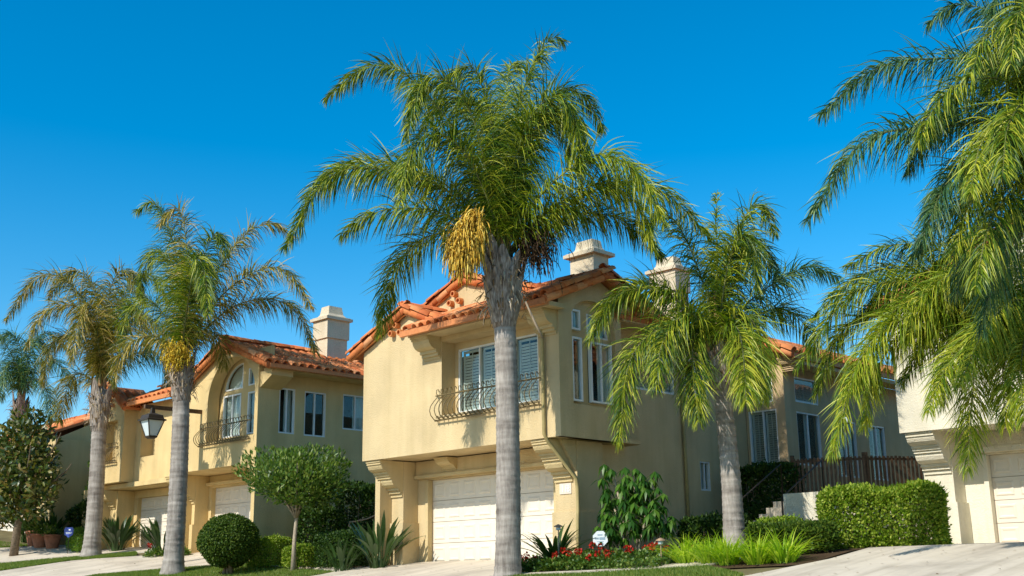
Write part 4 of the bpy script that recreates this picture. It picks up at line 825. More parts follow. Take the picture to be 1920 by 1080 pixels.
palm3 = palm('golden-leaved queen palm, leftmost of the three with full trunks in view', (-38.16, 18.2, 2.54), (-38.18, 18.18, 7.7), rb=0.27, rt=0.24, boots=13, boot_h=1.0, shaft=1.3, leaf=0.95, dens=26, leafmats=('frondgold',), fronds=[
    dict(p=[(-0.04, -0.04, 5.41), (-0.12, -0.12, 6.36), (-0.49, -0.49, 8.44), (-1.21, -1.21, 9.61), (-1.87, -1.87, 9.52), (-2.48, -2.48, 8.1)]),
    dict(p=[(-0.04, -0.04, 5.41), (0.11, -0.22, 6.31), (0.17, -0.66, 7.92), (-0.2, -1.29, 8.45), (-0.63, -2.0, 8.05), (-0.71, -2.41, 6.9)]),
    dict(p=[(-0.05, -0.05, 5.41), (-0.03, -0.2, 6.15), (-0.34, -0.75, 7.24), (-0.72, -1.25, 7.42), (-0.9, -1.56, 6.85), (-0.86, -1.7, 5.72)]),
    dict(p=[(-0.03, -0.03, 5.41), (-0.26, -0.01, 6.58), (-0.53, 0.03, 8.33), (-1.11, -0.29, 9.74), (-1.67, -0.74, 9.97), (-2.29, -1.16, 9.04)]),
    dict(p=[(-0.03, -0.03, 5.41), (0.15, -0.17, 6.5), (0.49, -0.27, 8.3), (0.81, -0.22, 9.39), (1.27, 0.12, 9.55), (1.82, 0.41, 8.36)]),
    dict(p=[(-0.02, -0.02, 5.41), (-0.15, 0.04, 6.57), (-0.07, 0.39, 8.5), (0.23, 0.86, 9.69), (0.64, 1.36, 9.69), (0.93, 1.78, 8.73)], m='frond'),
    dict(p=[(-0.01, -0.01, 5.41), (0.17, -0.06, 6.32), (0.78, 0.21, 7.76), (1.39, 0.66, 8.1), (1.9, 1.02, 7.51), (2.31, 1.18, 6.18)], m='frondgold'),
    dict(p=[(-0.01, -0.01, 5.41), (-0.02, 0.07, 5.81), (0.37, 0.68, 6.76), (0.86, 1.32, 6.95), (1.13, 1.71, 6.4), (1.19, 1.89, 5.57)], m='frondblue'),
    dict(p=[(-0.03, -0.03, 5.41), (0.24, -0.23, 6.29), (0.54, -0.65, 7.86), (0.49, -0.95, 8.39), (0.49, -1.27, 7.6), (0.78, -1.48, 6.25)]),
    dict(p=[(-0.06, -0.06, 5.41), (-0.32, -0.08, 5.83), (-0.95, -0.39, 6.25), (-1.4, -0.57, 5.91), (-1.95, -0.53, 4.67)]),
    dict(p=[(-0.03, -0.03, 5.41), (-0.47, 0.13, 6.62), (-0.87, 0.49, 8.46), (-0.72, 0.98, 9.09), (-0.53, 1.55, 8.36), (-0.58, 1.96, 7.25)], m='frond')])
palm0 = palm('farthest queen palm, cool green, behind the dark broadleaf tree', (-51.43, 21.5, 3.99), (-51.89, 21.04, 9.18), rb=0.26, rt=0.23, boots=8, boot_h=0.8, shaft=1.0, leaf=1.0, dens=24, leafmats=('frondblue',), fronds=[
    dict(p=[(-0.49, -0.49, 5.52), (-0.57, -0.57, 6.38), (-0.93, -0.93, 7.83), (-1.48, -1.48, 8.58), (-2.11, -2.11, 7.86)]),
    dict(p=[(-0.48, -0.48, 5.52), (-0.3, -0.63, 6.34), (-0.01, -0.82, 7.71), (-0.19, -1.29, 8.52), (-0.51, -1.92, 7.89)]),
    dict(p=[(-0.46, -0.46, 5.52), (-0.59, -0.42, 6.52), (-0.55, -0.15, 8.12), (-0.17, 0.37, 8.75), (0.44, 1.15, 7.9)]),
    dict(p=[(-0.46, -0.46, 5.52), (-0.32, -0.52, 6.35), (0.34, -0.1, 7.27), (1.04, 0.44, 7.24), (1.78, 0.93, 6.01)]),
    dict(p=[(-0.47, -0.47, 5.52), (-0.75, -0.42, 6.66), (-0.94, -0.23, 8.17), (-0.63, 0.23, 8.43), (-0.34, 0.79, 7.47)]),
    dict(p=[(-0.48, -0.48, 5.52), (-0.22, -0.66, 6.33), (-0.1, -0.98, 7.23), (-0.26, -1.36, 6.97), (0.1, -1.6, 5.49)]),
    dict(p=[(-0.49, -0.49, 5.52), (-0.74, -0.48, 6.17), (-1.67, -1.02, 6.96), (-2.36, -1.42, 6.52), (-2.95, -1.53, 5.12)]),
    dict(p=[(-0.46, -0.46, 5.52), (-0.25, -0.53, 6.11), (0.41, -0.19, 6.54), (1.01, 0.09, 5.78), (1.6, 0.19, 4.33)])])
palm4 = palm('shorter queen palm at right, in front of the shaded side wall', (-14.48, 20.9, 2.09), (-14.55, 20.83, 5.99), rb=0.225, rt=0.18, flare=0.25, boots=7, boot_h=0.5, shaft=1.7, leaf=0.88, dens=30, rag=60, leafmats=('frond', 'frondlime'), fronds=[
    dict(p=[(-0.06, -0.06, 4.07), (-0.03, -0.03, 4.96), (-0.0, -0.0, 6.17), (0.01, 0.01, 7.15), (0.06, 0.06, 7.87)], m='frondlime', leaf=0.6),
    dict(p=[(-0.05, -0.05, 4.06), (-0.05, 0.09, 4.98), (0.13, 0.45, 6.47), (0.34, 0.77, 7.49), (0.57, 1.05, 7.68), (0.71, 1.27, 7.0)], m='frond'),
    dict(p=[(-0.06, -0.06, 4.07), (0.11, -0.18, 4.92), (0.41, -0.2, 6.05), (0.73, -0.09, 6.72), (0.92, -0.01, 6.34), (1.04, -0.09, 5.47)], m='frond'),
    dict(p=[(-0.08, -0.08, 4.07), (-0.18, 0.04, 5.0), (-0.59, -0.06, 6.52), (-0.88, -0.2, 7.31), (-1.17, -0.41, 7.59), (-1.43, -0.58, 7.23)], m='frond'),
    dict(p=[(-0.09, -0.09, 4.07), (-0.11, -0.19, 4.48), (-0.48, -0.7, 5.29), (-0.99, -1.33, 5.64), (-1.44, -1.88, 5.4), (-1.77, -2.34, 4.45)], m='frond'),
    dict(p=[(-0.08, -0.08, 4.07), (-0.08, -0.21, 4.35), (-0.34, -0.73, 4.79), (-0.73, -1.35, 4.65), (-1.03, -1.92, 3.93), (-0.99, -2.41, 2.21)], m='frond'),
    dict(p=[(-0.09, -0.09, 4.07), (-0.24, -0.01, 4.64), (-0.92, -0.27, 5.68), (-1.53, -0.64, 5.98), (-1.95, -0.89, 5.83), (-2.4, -1.13, 5.32)], m='frond'),
    dict(p=[(-0.04, -0.04, 4.06), (0.01, 0.1, 4.74), (0.43, 0.63, 5.46), (0.91, 1.21, 5.95), (1.32, 1.68, 6.2), (1.7, 2.13, 5.96)], m='frondblue'),
    dict(p=[(-0.04, -0.04, 4.06), (0.1, -0.09, 4.46), (0.41, -0.01, 5.01), (0.7, 0.15, 4.87), (0.88, 0.12, 4.25), (1.03, -0.1, 3.08)], m='frondlime'),
    dict(p=[(-0.05, -0.05, 4.06), (0.1, -0.18, 4.33), (0.38, -0.28, 4.74), (0.61, -0.24, 4.59), (0.86, -0.49, 3.84), (1.11, -0.87, 2.88)], m='frondlime'),
    dict(p=[(-0.07, -0.07, 4.07), (-0.03, -0.2, 4.35), (-0.11, -0.49, 4.67), (-0.21, -0.74, 4.42), (-0.11, -0.95, 3.69), (0.12, -1.16, 2.64)], m='frond'),
    dict(p=[(-0.04, -0.04, 4.06), (-0.08, 0.2, 4.53), (0.26, 1.05, 5.19), (0.57, 1.67, 5.36), (0.78, 2.17, 5.02), (0.81, 2.5, 4.45)], m='frond'),
    dict(p=[(-0.08, -0.08, 4.07), (-0.01, -0.29, 4.45), (-0.12, -0.82, 4.98), (-0.29, -1.17, 4.84), (-0.39, -1.63, 4.22), (-0.3, -1.99, 3.27)], m='frond'),
    dict(p=[(-0.06, -0.06, 4.07), (-0.22, 0.29, 5.04), (-0.32, 0.76, 6.37), (-0.16, 1.24, 7.06), (0.09, 1.72, 6.84), (0.18, 2.16, 6.13)], m='frondblue')])
palm5 = palm('queen palm high at the right edge whose trunk stands outside the picture', (-6.36, 17.2, 1.63), (-5.89, 17.67, 6.78), rb=0.27, rt=0.22, boots=8, boot_h=0.9, shaft=1.4, leaf=0.82, dens=32, wid=0.0088, leafmats=('frond', 'frondblue'), fronds=[
    dict(p=[(0.45, 0.45, 5.26), (0.44, 0.54, 6.44), (-0.01, 0.19, 7.53), (-0.77, -0.5, 7.75), (-1.57, -1.22, 7.61), (-2.23, -1.8, 6.89)], m='frondblue'),
    dict(p=[(0.44, 0.44, 5.26), (0.44, 0.32, 6.04), (-0.02, -0.27, 6.53), (-0.71, -1.1, 6.42), (-1.46, -1.99, 6.19), (-2.05, -2.75, 4.93)], m='frondblue'),
    dict(p=[(0.46, 0.46, 5.26), (0.44, 0.7, 6.57), (0.12, 0.65, 8.09), (-0.35, 0.32, 8.7), (-0.73, 0.03, 8.83), (-1.08, -0.24, 8.54)], m='frondblue'),
    dict(p=[(0.45, 0.45, 5.26), (0.53, 0.23, 6.16), (0.19, -0.43, 7.01), (-0.2, -1.0, 7.05), (-0.51, -1.46, 6.68), (-0.72, -1.85, 5.97)], m='frond'),
    dict(p=[(0.44, 0.44, 5.26), (0.45, 0.26, 5.94), (0.05, -0.32, 6.24), (-0.32, -0.83, 5.96), (-0.64, -1.3, 5.43), (-0.86, -1.7, 4.6)], m='frondblue'),
    dict(p=[(0.46, 0.46, 5.26), (0.64, 0.08, 6.26), (0.55, -0.5, 7.21), (0.39, -0.92, 7.64), (0.2, -1.25, 7.51), (0.06, -1.63, 6.85)], m='frond'),
    dict(p=[(0.45, 0.45, 5.26), (0.36, 0.61, 5.97), (-0.11, 0.35, 5.85), (-0.65, 0.03, 5.66), (-1.16, -0.25, 5.29), (-1.61, -0.48, 4.74)], m='frondblue'),
    dict(p=[(0.44, 0.44, 5.26), (0.5, 0.05, 5.71), (0.36, -0.55, 6.09), (0.19, -1.02, 6.26), (0.04, -1.48, 5.86), (0.01, -1.97, 5.04)], m='frondlime'),
    dict(p=[(0.45, 0.45, 5.26), (0.48, 0.2, 5.67), (0.21, -0.31, 5.61), (-0.02, -0.82, 5.15), (-0.15, -1.2, 4.62), (-0.21, -1.62, 3.78)], m='frond'),
    dict(p=[(0.46, 0.46, 5.26), (0.56, 0.47, 6.56), (0.51, 0.32, 8.2), (0.41, 0.18, 8.91), (0.17, -0.08, 8.81), (-0.1, -0.39, 8.18)], m='frondblue'),
    dict(p=[(0.45, 0.45, 5.26), (0.33, 0.91, 6.66), (-0.11, 0.89, 7.69), (-0.51, 0.69, 7.95), (-0.99, 0.47, 7.57), (-1.29, 0.41, 7.0)], m='frondblue'),
    dict(p=[(0.45, 0.45, 5.26), (0.33, 0.65, 5.81), (-0.08, 0.57, 5.47), (-0.54, 0.43, 5.2), (-1.03, 0.28, 4.85), (-1.38, 0.32, 4.15)], m='frondblue'),
    dict(p=[(0.46, 0.46, 5.26), (0.68, -0.13, 5.94), (0.65, -0.78, 6.43), (0.55, -1.08, 6.46), (0.45, -1.54, 5.96), (0.5, -2.05, 5.12)], m='frond'),
    dict(p=[(0.44, 0.44, 5.26), (0.39, 0.45, 6.0), (0.07, 0.2, 6.89), (-0.4, -0.23, 6.91), (-0.89, -0.67, 6.76), (-1.32, -1.03, 5.84)], m='frondblue'),
    dict(p=[(0.45, 0.45, 5.26), (0.46, 0.28, 5.77), (0.19, -0.15, 5.99), (-0.12, -0.59, 5.8), (-0.39, -1.04, 5.19), (-0.55, -1.39, 4.43)], m='frond'),
    dict(p=[(0.46, 0.46, 5.26), (0.44, 0.66, 6.47), (0.31, 0.73, 7.87), (0.09, 0.6, 8.36), (-0.2, 0.38, 8.02), (-0.48, 0.23, 7.25)], m='frondblue'),
    dict(p=[(0.44, 0.44, 5.26), (0.35, 0.44, 5.67), (-0.06, 0.19, 5.04), (-0.35, -0.0, 4.65), (-0.59, -0.14, 4.1), (-0.79, -0.22, 3.47)], m='frondblue'),
    dict(p=[(0.46, 0.46, 5.26), (0.7, 0.02, 6.31), (0.86, -0.56, 7.59), (0.78, -0.86, 7.94), (0.64, -1.14, 7.73), (0.59, -1.53, 6.87)], m='frond'),
    dict(p=[(0.44, 0.44, 5.26), (0.25, 0.85, 6.14), (-0.29, 0.76, 6.44), (-0.91, 0.6, 6.39), (-1.33, 0.5, 6.21), (-1.75, 0.51, 5.68)], m='frondblue'),
    dict(p=[(0.47, 0.47, 5.26), (0.62, 0.47, 6.63), (0.69, 0.41, 7.98), (0.6, 0.25, 8.77), (0.43, 0.06, 8.67), (0.27, -0.15, 8.03)], m='frondblue')])
palm6 = palm('low bright green queen palm at the right edge drooping over the pale house', (-7.97, 20.5, 2.08), (-7.71, 20.76, 4.59), rb=0.24, rt=0.2, boots=6, boot_h=0.5, shaft=1.2, leaf=0.85, dens=32, wid=0.0088, leafmats=('frondlime', 'frond'), fronds=[
    dict(p=[(0.23, 0.23, 2.64), (0.15, 0.25, 3.46), (-0.41, -0.21, 4.26), (-1.3, -0.98, 4.59), (-2.16, -1.73, 4.43), (-2.99, -2.42, 3.11)], m='frond'),
    dict(p=[(0.22, 0.22, 2.64), (0.17, 0.01, 3.24), (-0.34, -0.71, 3.79), (-1.05, -1.64, 3.86), (-1.66, -2.46, 3.2), (-2.02, -3.15, 1.47)], m='frondlime'),
    dict(p=[(0.23, 0.23, 2.64), (0.2, 0.1, 3.34), (-0.24, -0.45, 4.0), (-0.84, -1.16, 4.28), (-1.43, -1.84, 3.9), (-1.91, -2.47, 2.59)], m='frondlime'),
    dict(p=[(0.23, 0.23, 2.64), (0.21, -0.04, 3.13), (-0.06, -0.57, 3.57), (-0.28, -0.94, 3.37), (-0.36, -1.28, 2.61), (-0.38, -1.79, 1.16)], m='frondlime'),
    dict(p=[(0.24, 0.24, 2.64), (0.15, 0.4, 3.58), (-0.34, 0.19, 4.71), (-1.13, -0.35, 5.27), (-1.8, -0.85, 5.42), (-2.44, -1.31, 5.06)], m='frond'),
    dict(p=[(0.24, 0.24, 2.64), (0.26, 0.07, 3.42), (-0.02, -0.43, 4.34), (-0.48, -1.04, 4.61), (-0.86, -1.54, 4.22), (-1.12, -1.97, 3.36)], m='frondlime'),
    dict(p=[(0.24, 0.24, 2.64), (0.3, -0.09, 3.21), (0.18, -0.63, 3.8), (-0.02, -1.04, 3.69), (-0.42, -1.96, 2.9), (-0.58, -2.56, 2.07)], m='frondlime'),
    dict(p=[(0.25, 0.25, 2.64), (0.33, -0.05, 3.21), (0.28, -0.44, 3.72), (0.12, -0.77, 3.52), (0.1, -1.15, 2.74), (0.19, -1.51, 1.82)], m='frondlime'),
    dict(p=[(0.25, 0.25, 2.64), (0.16, 0.54, 3.69), (-0.12, 0.68, 5.05), (-0.49, 0.53, 5.61), (-0.96, 0.23, 5.55), (-1.43, -0.01, 4.98)], m='frond'),
    dict(p=[(0.25, 0.25, 2.64), (0.35, -0.0, 3.49), (0.4, -0.3, 4.48), (0.29, -0.58, 4.93), (0.05, -0.96, 4.62), (-0.07, -1.34, 3.74)], m='frondlime'),
    dict(p=[(0.25, 0.25, 2.64), (0.26, 0.39, 3.66), (0.29, 0.55, 4.84), (0.2, 0.54, 5.66), (0.0, 0.38, 5.87), (-0.25, 0.18, 5.48)], m='frond'),
    dict(p=[(0.25, 0.25, 2.64), (0.38, -0.16, 3.28), (0.43, -0.55, 3.87), (0.34, -0.83, 4.02), (0.08, -1.52, 3.51), (-0.1, -2.37, 2.46)], m='frondlime'),
    dict(p=[(0.24, 0.24, 2.64), (0.19, 0.25, 3.36), (-0.15, -0.04, 3.85), (-0.62, -0.46, 4.06), (-1.05, -0.85, 3.79), (-1.61, -1.33, 2.76)], m='frond'),
    dict(p=[(0.25, 0.25, 2.64), (0.29, 0.12, 3.42), (0.07, -0.25, 4.17), (-0.27, -0.7, 4.44), (-0.72, -1.26, 4.15), (-1.05, -1.76, 3.19)], m='frondlime'),
    dict(p=[(0.24, 0.24, 2.64), (0.16, 0.34, 3.47), (-0.26, 0.08, 4.18), (-0.88, -0.37, 4.71), (-1.61, -0.94, 4.76), (-2.27, -1.42, 4.0)], m='frond'),
    dict(p=[(0.25, 0.25, 2.64), (0.43, -0.21, 3.17), (0.5, -0.58, 3.57), (0.43, -0.79, 3.46), (0.47, -1.31, 2.76), (0.65, -1.9, 1.83)], m='frondlime'),
    dict(p=[(0.23, 0.23, 2.64), (0.11, 0.32, 3.38), (-0.79, -0.26, 4.17), (-1.75, -0.95, 4.28), (-2.54, -1.52, 3.84), (-3.04, -1.77, 2.7)], m='frond'),
    dict(p=[(0.23, 0.23, 2.64), (0.16, 0.11, 3.25), (-0.48, -0.6, 3.83), (-1.13, -1.3, 3.74), (-1.68, -1.9, 3.08), (-1.92, -2.2, 1.98)], m='frondlime'),
    dict(p=[(0.24, 0.24, 2.64), (0.13, 0.43, 3.49), (-0.62, 0.11, 4.55), (-1.52, -0.44, 5.03), (-2.4, -1.02, 4.89), (-3.19, -1.5, 4.15)], m='frond'),
    dict(p=[(0.24, 0.24, 2.64), (0.26, 0.05, 3.32), (0.02, -0.41, 3.96), (-0.33, -0.9, 3.95), (-0.65, -1.4, 3.27), (-0.74, -1.73, 2.25)], m='frond')])

# ------------------------------------------------------------------ shrubs, hedges, trees
def leaves(name, parent, m, P, D, Nrm, L, Wd, fold=.25, curl=0.0):
    n = len(P); D = nrm(D); S_ = nrm(np.cross(D, Nrm)); U = np.cross(S_, D); L = np.broadcast_to(L, n)[:, None]*rng.uniform(.7, 1.25, (n, 1)); w = np.broadcast_to(Wd, n)[:, None]*rng.uniform(.8, 1.2, (n, 1))*.5
    mid = P + D*L*.45 - U*L*curl*.2; tip = P + D*L - U*L*curl
    V = np.stack([P, mid+S_*w+U*w*fold, tip, mid-S_*w+U*w*fold, mid], 1).reshape(-1, 3); b = (np.arange(n)*5)[:, None]
    F = np.concatenate([b+np.array([0, 1, 4]), b+np.array([4, 1, 2]), b+np.array([0, 4, 3]), b+np.array([4, 2, 3])], 0)
    return link(name, npmesh(name, V, F, m), parent)
def lump(P, sc, amp, k=7):
    """smooth pseudo-noise displacement along the radial direction"""
    o = np.zeros(len(P))
    for j in range(k):
        kv = rng.normal(0, 1, 3)*sc; o += np.sin(P@kv + rng.random()*6.28)
    return o/k*amp*1.7
def hedge(name, label, cat, cx, cy, sx, sy, hgt, m, n, ll=.06, lw=.035, group=None, rot=0, zb=None, rough=.05, rnd=.18, core=True):
    z0 = g(cx, cy) if zb is None else zb
    root = thing(name, label, cat, (cx, cy, z0), group)
    A = np.array([sx*sy, sx*hgt, sx*hgt, sy*hgt, sy*hgt]); fidx = rng.choice(5, n, p=A/A.sum()); a, b = rng.uniform(-1, 1, n), rng.uniform(-1, 1, n)
    P = np.zeros((n, 3)); Nn = np.zeros((n, 3))
    for k, (ax, sg) in enumerate(((2, 1), (1, -1), (1, 1), (0, -1), (0, 1))):
        q = fidx == k; oth = [i for i in range(3) if i != ax]
        P[q, ax] = sg; P[q, oth[0]] = a[q]; P[q, oth[1]] = b[q]; Nn[q, ax] = sg
    half = np.array([sx/2, sy/2, hgt/2]); r_ = rnd
    # round the box corners
    P3 = P*half; inner = half - min(r_, half.min()*.9); core_ = np.clip(P3, -inner, inner); dlt = P3-core_; dn = nrm(dlt+1e-6); P3 = core_ + dn*min(r_, half.min()*.9)
    Nn = nrm(Nn*.3+dn)
    dep = rng.random(n)**2*.16; P3 = P3 + Nn*(lump(P3, 3.2, rough)-dep)[:, None]
    P3[:, 2] += hgt/2; c, s_ = math.cos(rot), math.sin(rot); Rm = np.array([[c, -s_, 0], [s_, c, 0], [0, 0, 1]])
    P3 = P3@Rm.T + np.array([cx, cy, z0]); Nn = Nn@Rm.T
    D = nrm(Nn*.6 + rng.normal(0, .6, (n, 3)) + np.array([0, 0, .35]))
    leaves('foliage', root, m, P3, D, nrm(Nn+rng.normal(0, .5, (n, 3))), ll, lw)
    ns = int(n*.03); pi_ = rng.choice(n, ns); sh_ = leaves('shoots', root, m, P3[pi_]+nrm(Nn[pi_]+rng.normal(0, .4, (ns, 3)))*rng.uniform(.02, .10, (ns, 1)), nrm(Nn[pi_]+np.array([0, 0, .6])+rng.normal(0, .4, (ns, 3))), nrm(rng.normal(0, 1, (ns, 3))), ll*1.1, lw); sh_['kind'] = 'stuff'
    st_ = MB(); k = max(4, int(sx*sy*5))
    for i in range(k):
        x, y = random.uniform(-.42, .42)*sx, random.uniform(-.42, .42)*sy; x, y = x*c-y*s_, x*s_+y*c
        st_.tube([(cx+x, cy+y, z0-.05), (cx+x*1.03, cy+y*1.03, z0+hgt*.5), (cx+x*1.05+random.gauss(0, .05), cy+y*1.05, z0+hgt*.86)], [.02, .014, .006], 4)
    st_.build('branches', M['bark'], root)
    return root
def crown(name, parent, m, c, rad, n, ll, lw, lob=.18, shell=.45, up=.5, sc=2.6, curl=.1, wild=.5):
    c = np.array(c, float); rad = np.array(rad, float); d = nrm(rng.normal(0, 1, (n, 3))); rr = 1-rng.random(n)**1.8*shell
    P = d*(rr*(1+lump(d*2, sc*.5, lob)))[:, None]*rad
    D = nrm(d*.7 + rng.normal(0, wild, (n, 3)) + np.array([0, 0, up]))
    return leaves(name, parent, m, P+c, D, nrm(d+rng.normal(0, .5, (n, 3))+np.array([0, 0, .3])), ll, lw, .25, curl)
def limbs(parent, base, c, rad, k, r, m, name='limb', zf=.55):
    for i in range(k):
        a = 6.28*i/k+random.uniform(-.3, .3); e = random.uniform(.3, .75)
        p = Vector(c) + Vector((math.cos(a)*rad[0]*e, math.sin(a)*rad[1]*e, rad[2]*random.uniform(-.35, .45)))
        mid = Vector(base).lerp(p, .5) + Z*rad[2]*.12*random.uniform(-1, 1)
        MB().tube([base, mid, p, p+Z*.12+(p-mid)*.3], [r, r*.7, r*.4, r*.15], 6).build(name, m, parent, True)
def blades(parent, name, m, o, n, L, w, lean=(.2, 1.0), droop=.5, seg=6, spread=.1, wprof=(.6, 1, .9, .7, .45, .2, .02), each=False, mb=None):
    o = np.array(o, float); an = rng.random(n)*6.28; le = rng.uniform(*lean, n); P = o + np.c_[np.cos(an)*spread*rng.random(n), np.sin(an)*spread*rng.random(n), np.zeros(n)]
    d = nrm(np.c_[np.cos(an)*le, np.sin(an)*le, np.ones(n)]); W_ = np.c_[-np.sin(an), np.cos(an), np.zeros(n)]; Ls = L*rng.uniform(.7, 1.15, n)[:, None]
    rows = []; p = P.copy(); dr = droop*rng.uniform(.5, 1.6, n)[:, None]
    for k in range(seg+1):
        rows.append(np.stack([p-W_*w*wprof[k], p+d*0+np.array([0, 0, -.25])*w*wprof[k], p+W_*w*wprof[k]], 1)); p = p+d*Ls/seg
        hz = np.c_[np.cos(an), np.sin(an), np.zeros(n)]; d = nrm(d+hz*dr*.22-np.array([0, 0, 1.])*dr*(.12+.1*k))
    V = np.stack(rows, 1); F1 = np.array([[3*k+j, 3*k+j+1, 3*k+4+j, 3*k+3+j] for k in range(seg) for j in range(2)])
    if each:
        for i in range(n): link(name, npmesh(name, V[i].reshape(-1, 3), F1, m), parent)
        return
    F = (np.arange(n)*(seg+1)*3)[:, None, None] + F1[None]
    return link(name, npmesh(name, V.reshape(-1, 3), F.reshape(-1, 4), m), parent)

G = 'clipped low hedges beside the driveways'
t = thing('topiary_shrub', 'dark green clipped ball shrub on a short stem beside the driveway', 'shrub', (-28.9, 17.75, g(-28.9, 17.75)))
zc = g(-28.9, 17.75)
crown('foliage', t, M['boxleaf'], (-28.9, 17.75, zc+.92), (.80, .80, .72), 30000, .055, .04, .05, .5, .2, 3.5, .1, 1.0)
for dx in (-.12, .02, .14): MB().tube([(-28.9+dx, 17.75+dx*.5, zc-.05), (-28.9+dx*1.5, 17.75-dx, zc+.5), (-28.9+dx*2, 17.75, zc+.9)], [.06, .05, .03], 7).build('stem', M['bark'], t, True)
lx, ly = -27.25, 18.75; lz = g(lx, ly)
t = thing('small_tree', 'small round-headed tree with a thin pale trunk on the lawn', 'tree', (lx, ly, lz))
MB().tube([(lx, ly, lz-.05), (lx+.02, ly, lz+.8), (lx+.05, ly+.03, lz+1.5), (lx, ly, lz+2.0)], [.075, .055, .05, .045], 9).build('trunk', M['palestem'], t, True)
limbs(t, (lx+.04, ly+.02, lz+1.4), (lx, ly, lz+2.35), (1.3, 1.3, .85), 9, .035, M['palestem'])
crown('crown', t, M['treeleaf'], (lx, ly, lz+2.52), (1.45, 1.4, .82), 6000, .14, .058, .24, .75, .9, 4.0)
crown('lower_crown', t, M['treeleaf'], (lx+.5, ly+.2, lz+2.15), (.8, .8, .5), 2200, .13, .055, .2, .7, .5, 3.2)
hedge('hedge', 'bright green clipped box hedge behind the ball shrub', 'hedge', -29.0, 19.15, 1.35, .75, .82, M['hedge'], 9000, .05, .035, G)
hedge('hedge', 'short clipped hedge just behind the thin pale trunk of the round-headed tree', 'hedge', -27.6, 19.2, 1.0, .7, .62, M['hedge'], 6500, .05, .035, G)
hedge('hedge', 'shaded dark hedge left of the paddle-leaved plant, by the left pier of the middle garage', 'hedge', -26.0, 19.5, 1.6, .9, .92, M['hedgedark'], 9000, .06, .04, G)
hedge('hedge', 'lime green clipped cube hedge nearest the leftmost of the three tall trunks', 'hedge', -40.2, 18.95, .75, .7, .58, M['hedgelime'], 5000, .05, .035, G)
hedge('hedge', 'lime green clipped cube hedge farther left, next to the terracotta pots', 'hedge', -41.1, 19.2, .75, .75, .72, M['hedgelime'], 5500, .05, .035, G)
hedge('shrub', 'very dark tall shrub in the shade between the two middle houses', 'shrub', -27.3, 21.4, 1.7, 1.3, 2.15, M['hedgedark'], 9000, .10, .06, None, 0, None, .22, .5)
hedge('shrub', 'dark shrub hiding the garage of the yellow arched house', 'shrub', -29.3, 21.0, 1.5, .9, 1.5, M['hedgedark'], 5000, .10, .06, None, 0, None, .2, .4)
hedge('hedge', 'tall sunlit clipped hedge block beside the right garage', 'hedge', -11.9, 22.4, 2.45, 1.95, 1.28, M['hedge'], 32000, .072, .043, G, .55, 2.02, .11, .28)
hedge('hedge', 'low dark green hedge in front of the pale wall, left of the tall clipped block', 'hedge', -12.5, 20.0, 1.6, 1.1, .55, M['boxleaf'], 13000, .07, .042, G, .5, None, .06, .2)
hedge('hedge', 'low hedge behind the strappy plants, next to the right palm trunk', 'hedge', -13.3, 20.75, .95, .9, .62, M['hedge'], 6000, .065, .04, G, .4, None, .06, .2)
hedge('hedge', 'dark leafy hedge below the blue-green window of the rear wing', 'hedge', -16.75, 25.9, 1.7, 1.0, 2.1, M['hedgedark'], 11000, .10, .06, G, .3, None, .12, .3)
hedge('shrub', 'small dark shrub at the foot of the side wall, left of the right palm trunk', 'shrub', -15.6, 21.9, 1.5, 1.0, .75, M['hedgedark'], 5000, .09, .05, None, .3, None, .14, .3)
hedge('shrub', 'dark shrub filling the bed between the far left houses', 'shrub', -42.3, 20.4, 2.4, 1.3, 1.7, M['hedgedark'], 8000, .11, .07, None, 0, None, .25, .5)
hedge('shrub', 'twiggy grey-green shrub against the side wall of the far left house', 'shrub', -42.9, 21.0, 1.2, .9, 2.7, M['boxleaf'], 3500, .09, .05, None, 0, None, .25, .4)

hedge('shrub', 'tall loose green shrub hiding the shaded side wall of the far left house', 'shrub', -42.3, 20.9, 1.9, 1.5, 3.4, M['treeleaf'], 6500, .13, .07, None, 0, None, .4, .6)
# paddle-leaved plants
PB = (.5, .34, .3, 1.0, 1.25, .95, .05)
def paddle_plant(label, x, y, n, L, w=.055, m='paddle'):
    z = g(x, y); t = thing('paddle_plant', label, 'plant', (x, y, z), 'paddle-leaved plants along the beds')
    blades(t, 'leaf', M[m], (x, y, z), n, L, w, (.12, .75), .28, 6, .25, PB, True)
    return t
paddle_plant('tall paddle-leaved plant at the left pier of the middle garage', -24.45, 19.45, 60, 1.35, .05)
paddle_plant('shaded paddle-leaved plant with arching leaves in front of the dark hedge', -25.3, 18.95, 36, .9, .035)
paddle_plant('dark paddle-leaved plant right of the leftmost tall trunk', -38.9, 19.5, 90, 1.25, .05)
paddle_plant('paddle-leaved plant in front of the second garage from the left', -36.0, 19.6, 60, 1.2, .05)
paddle_plant('dark paddle-leaved clump above the terracotta pots at the left edge', -44.0, 19.4, 80, 1.3, .05)
paddle_plant('dark paddle-leaved clump at the far left edge of the bed', -45.6, 19.2, 80, 1.3, .05)
t = thing('spiky_plant', 'spiky grey-green plant among red flowers at the right pier of the middle garage', 'plant', (-17.75, 18.9, g(-17.75, 18.9)))
blades(t, 'leaf', M['paddle'], (-17.75, 18.9, g(-17.75, 18.9)+.1), 36, 1.0, .055, (.3, 1.5), .3, 6, .15, (.5, .9, 1, .9, .7, .4, .02), True)

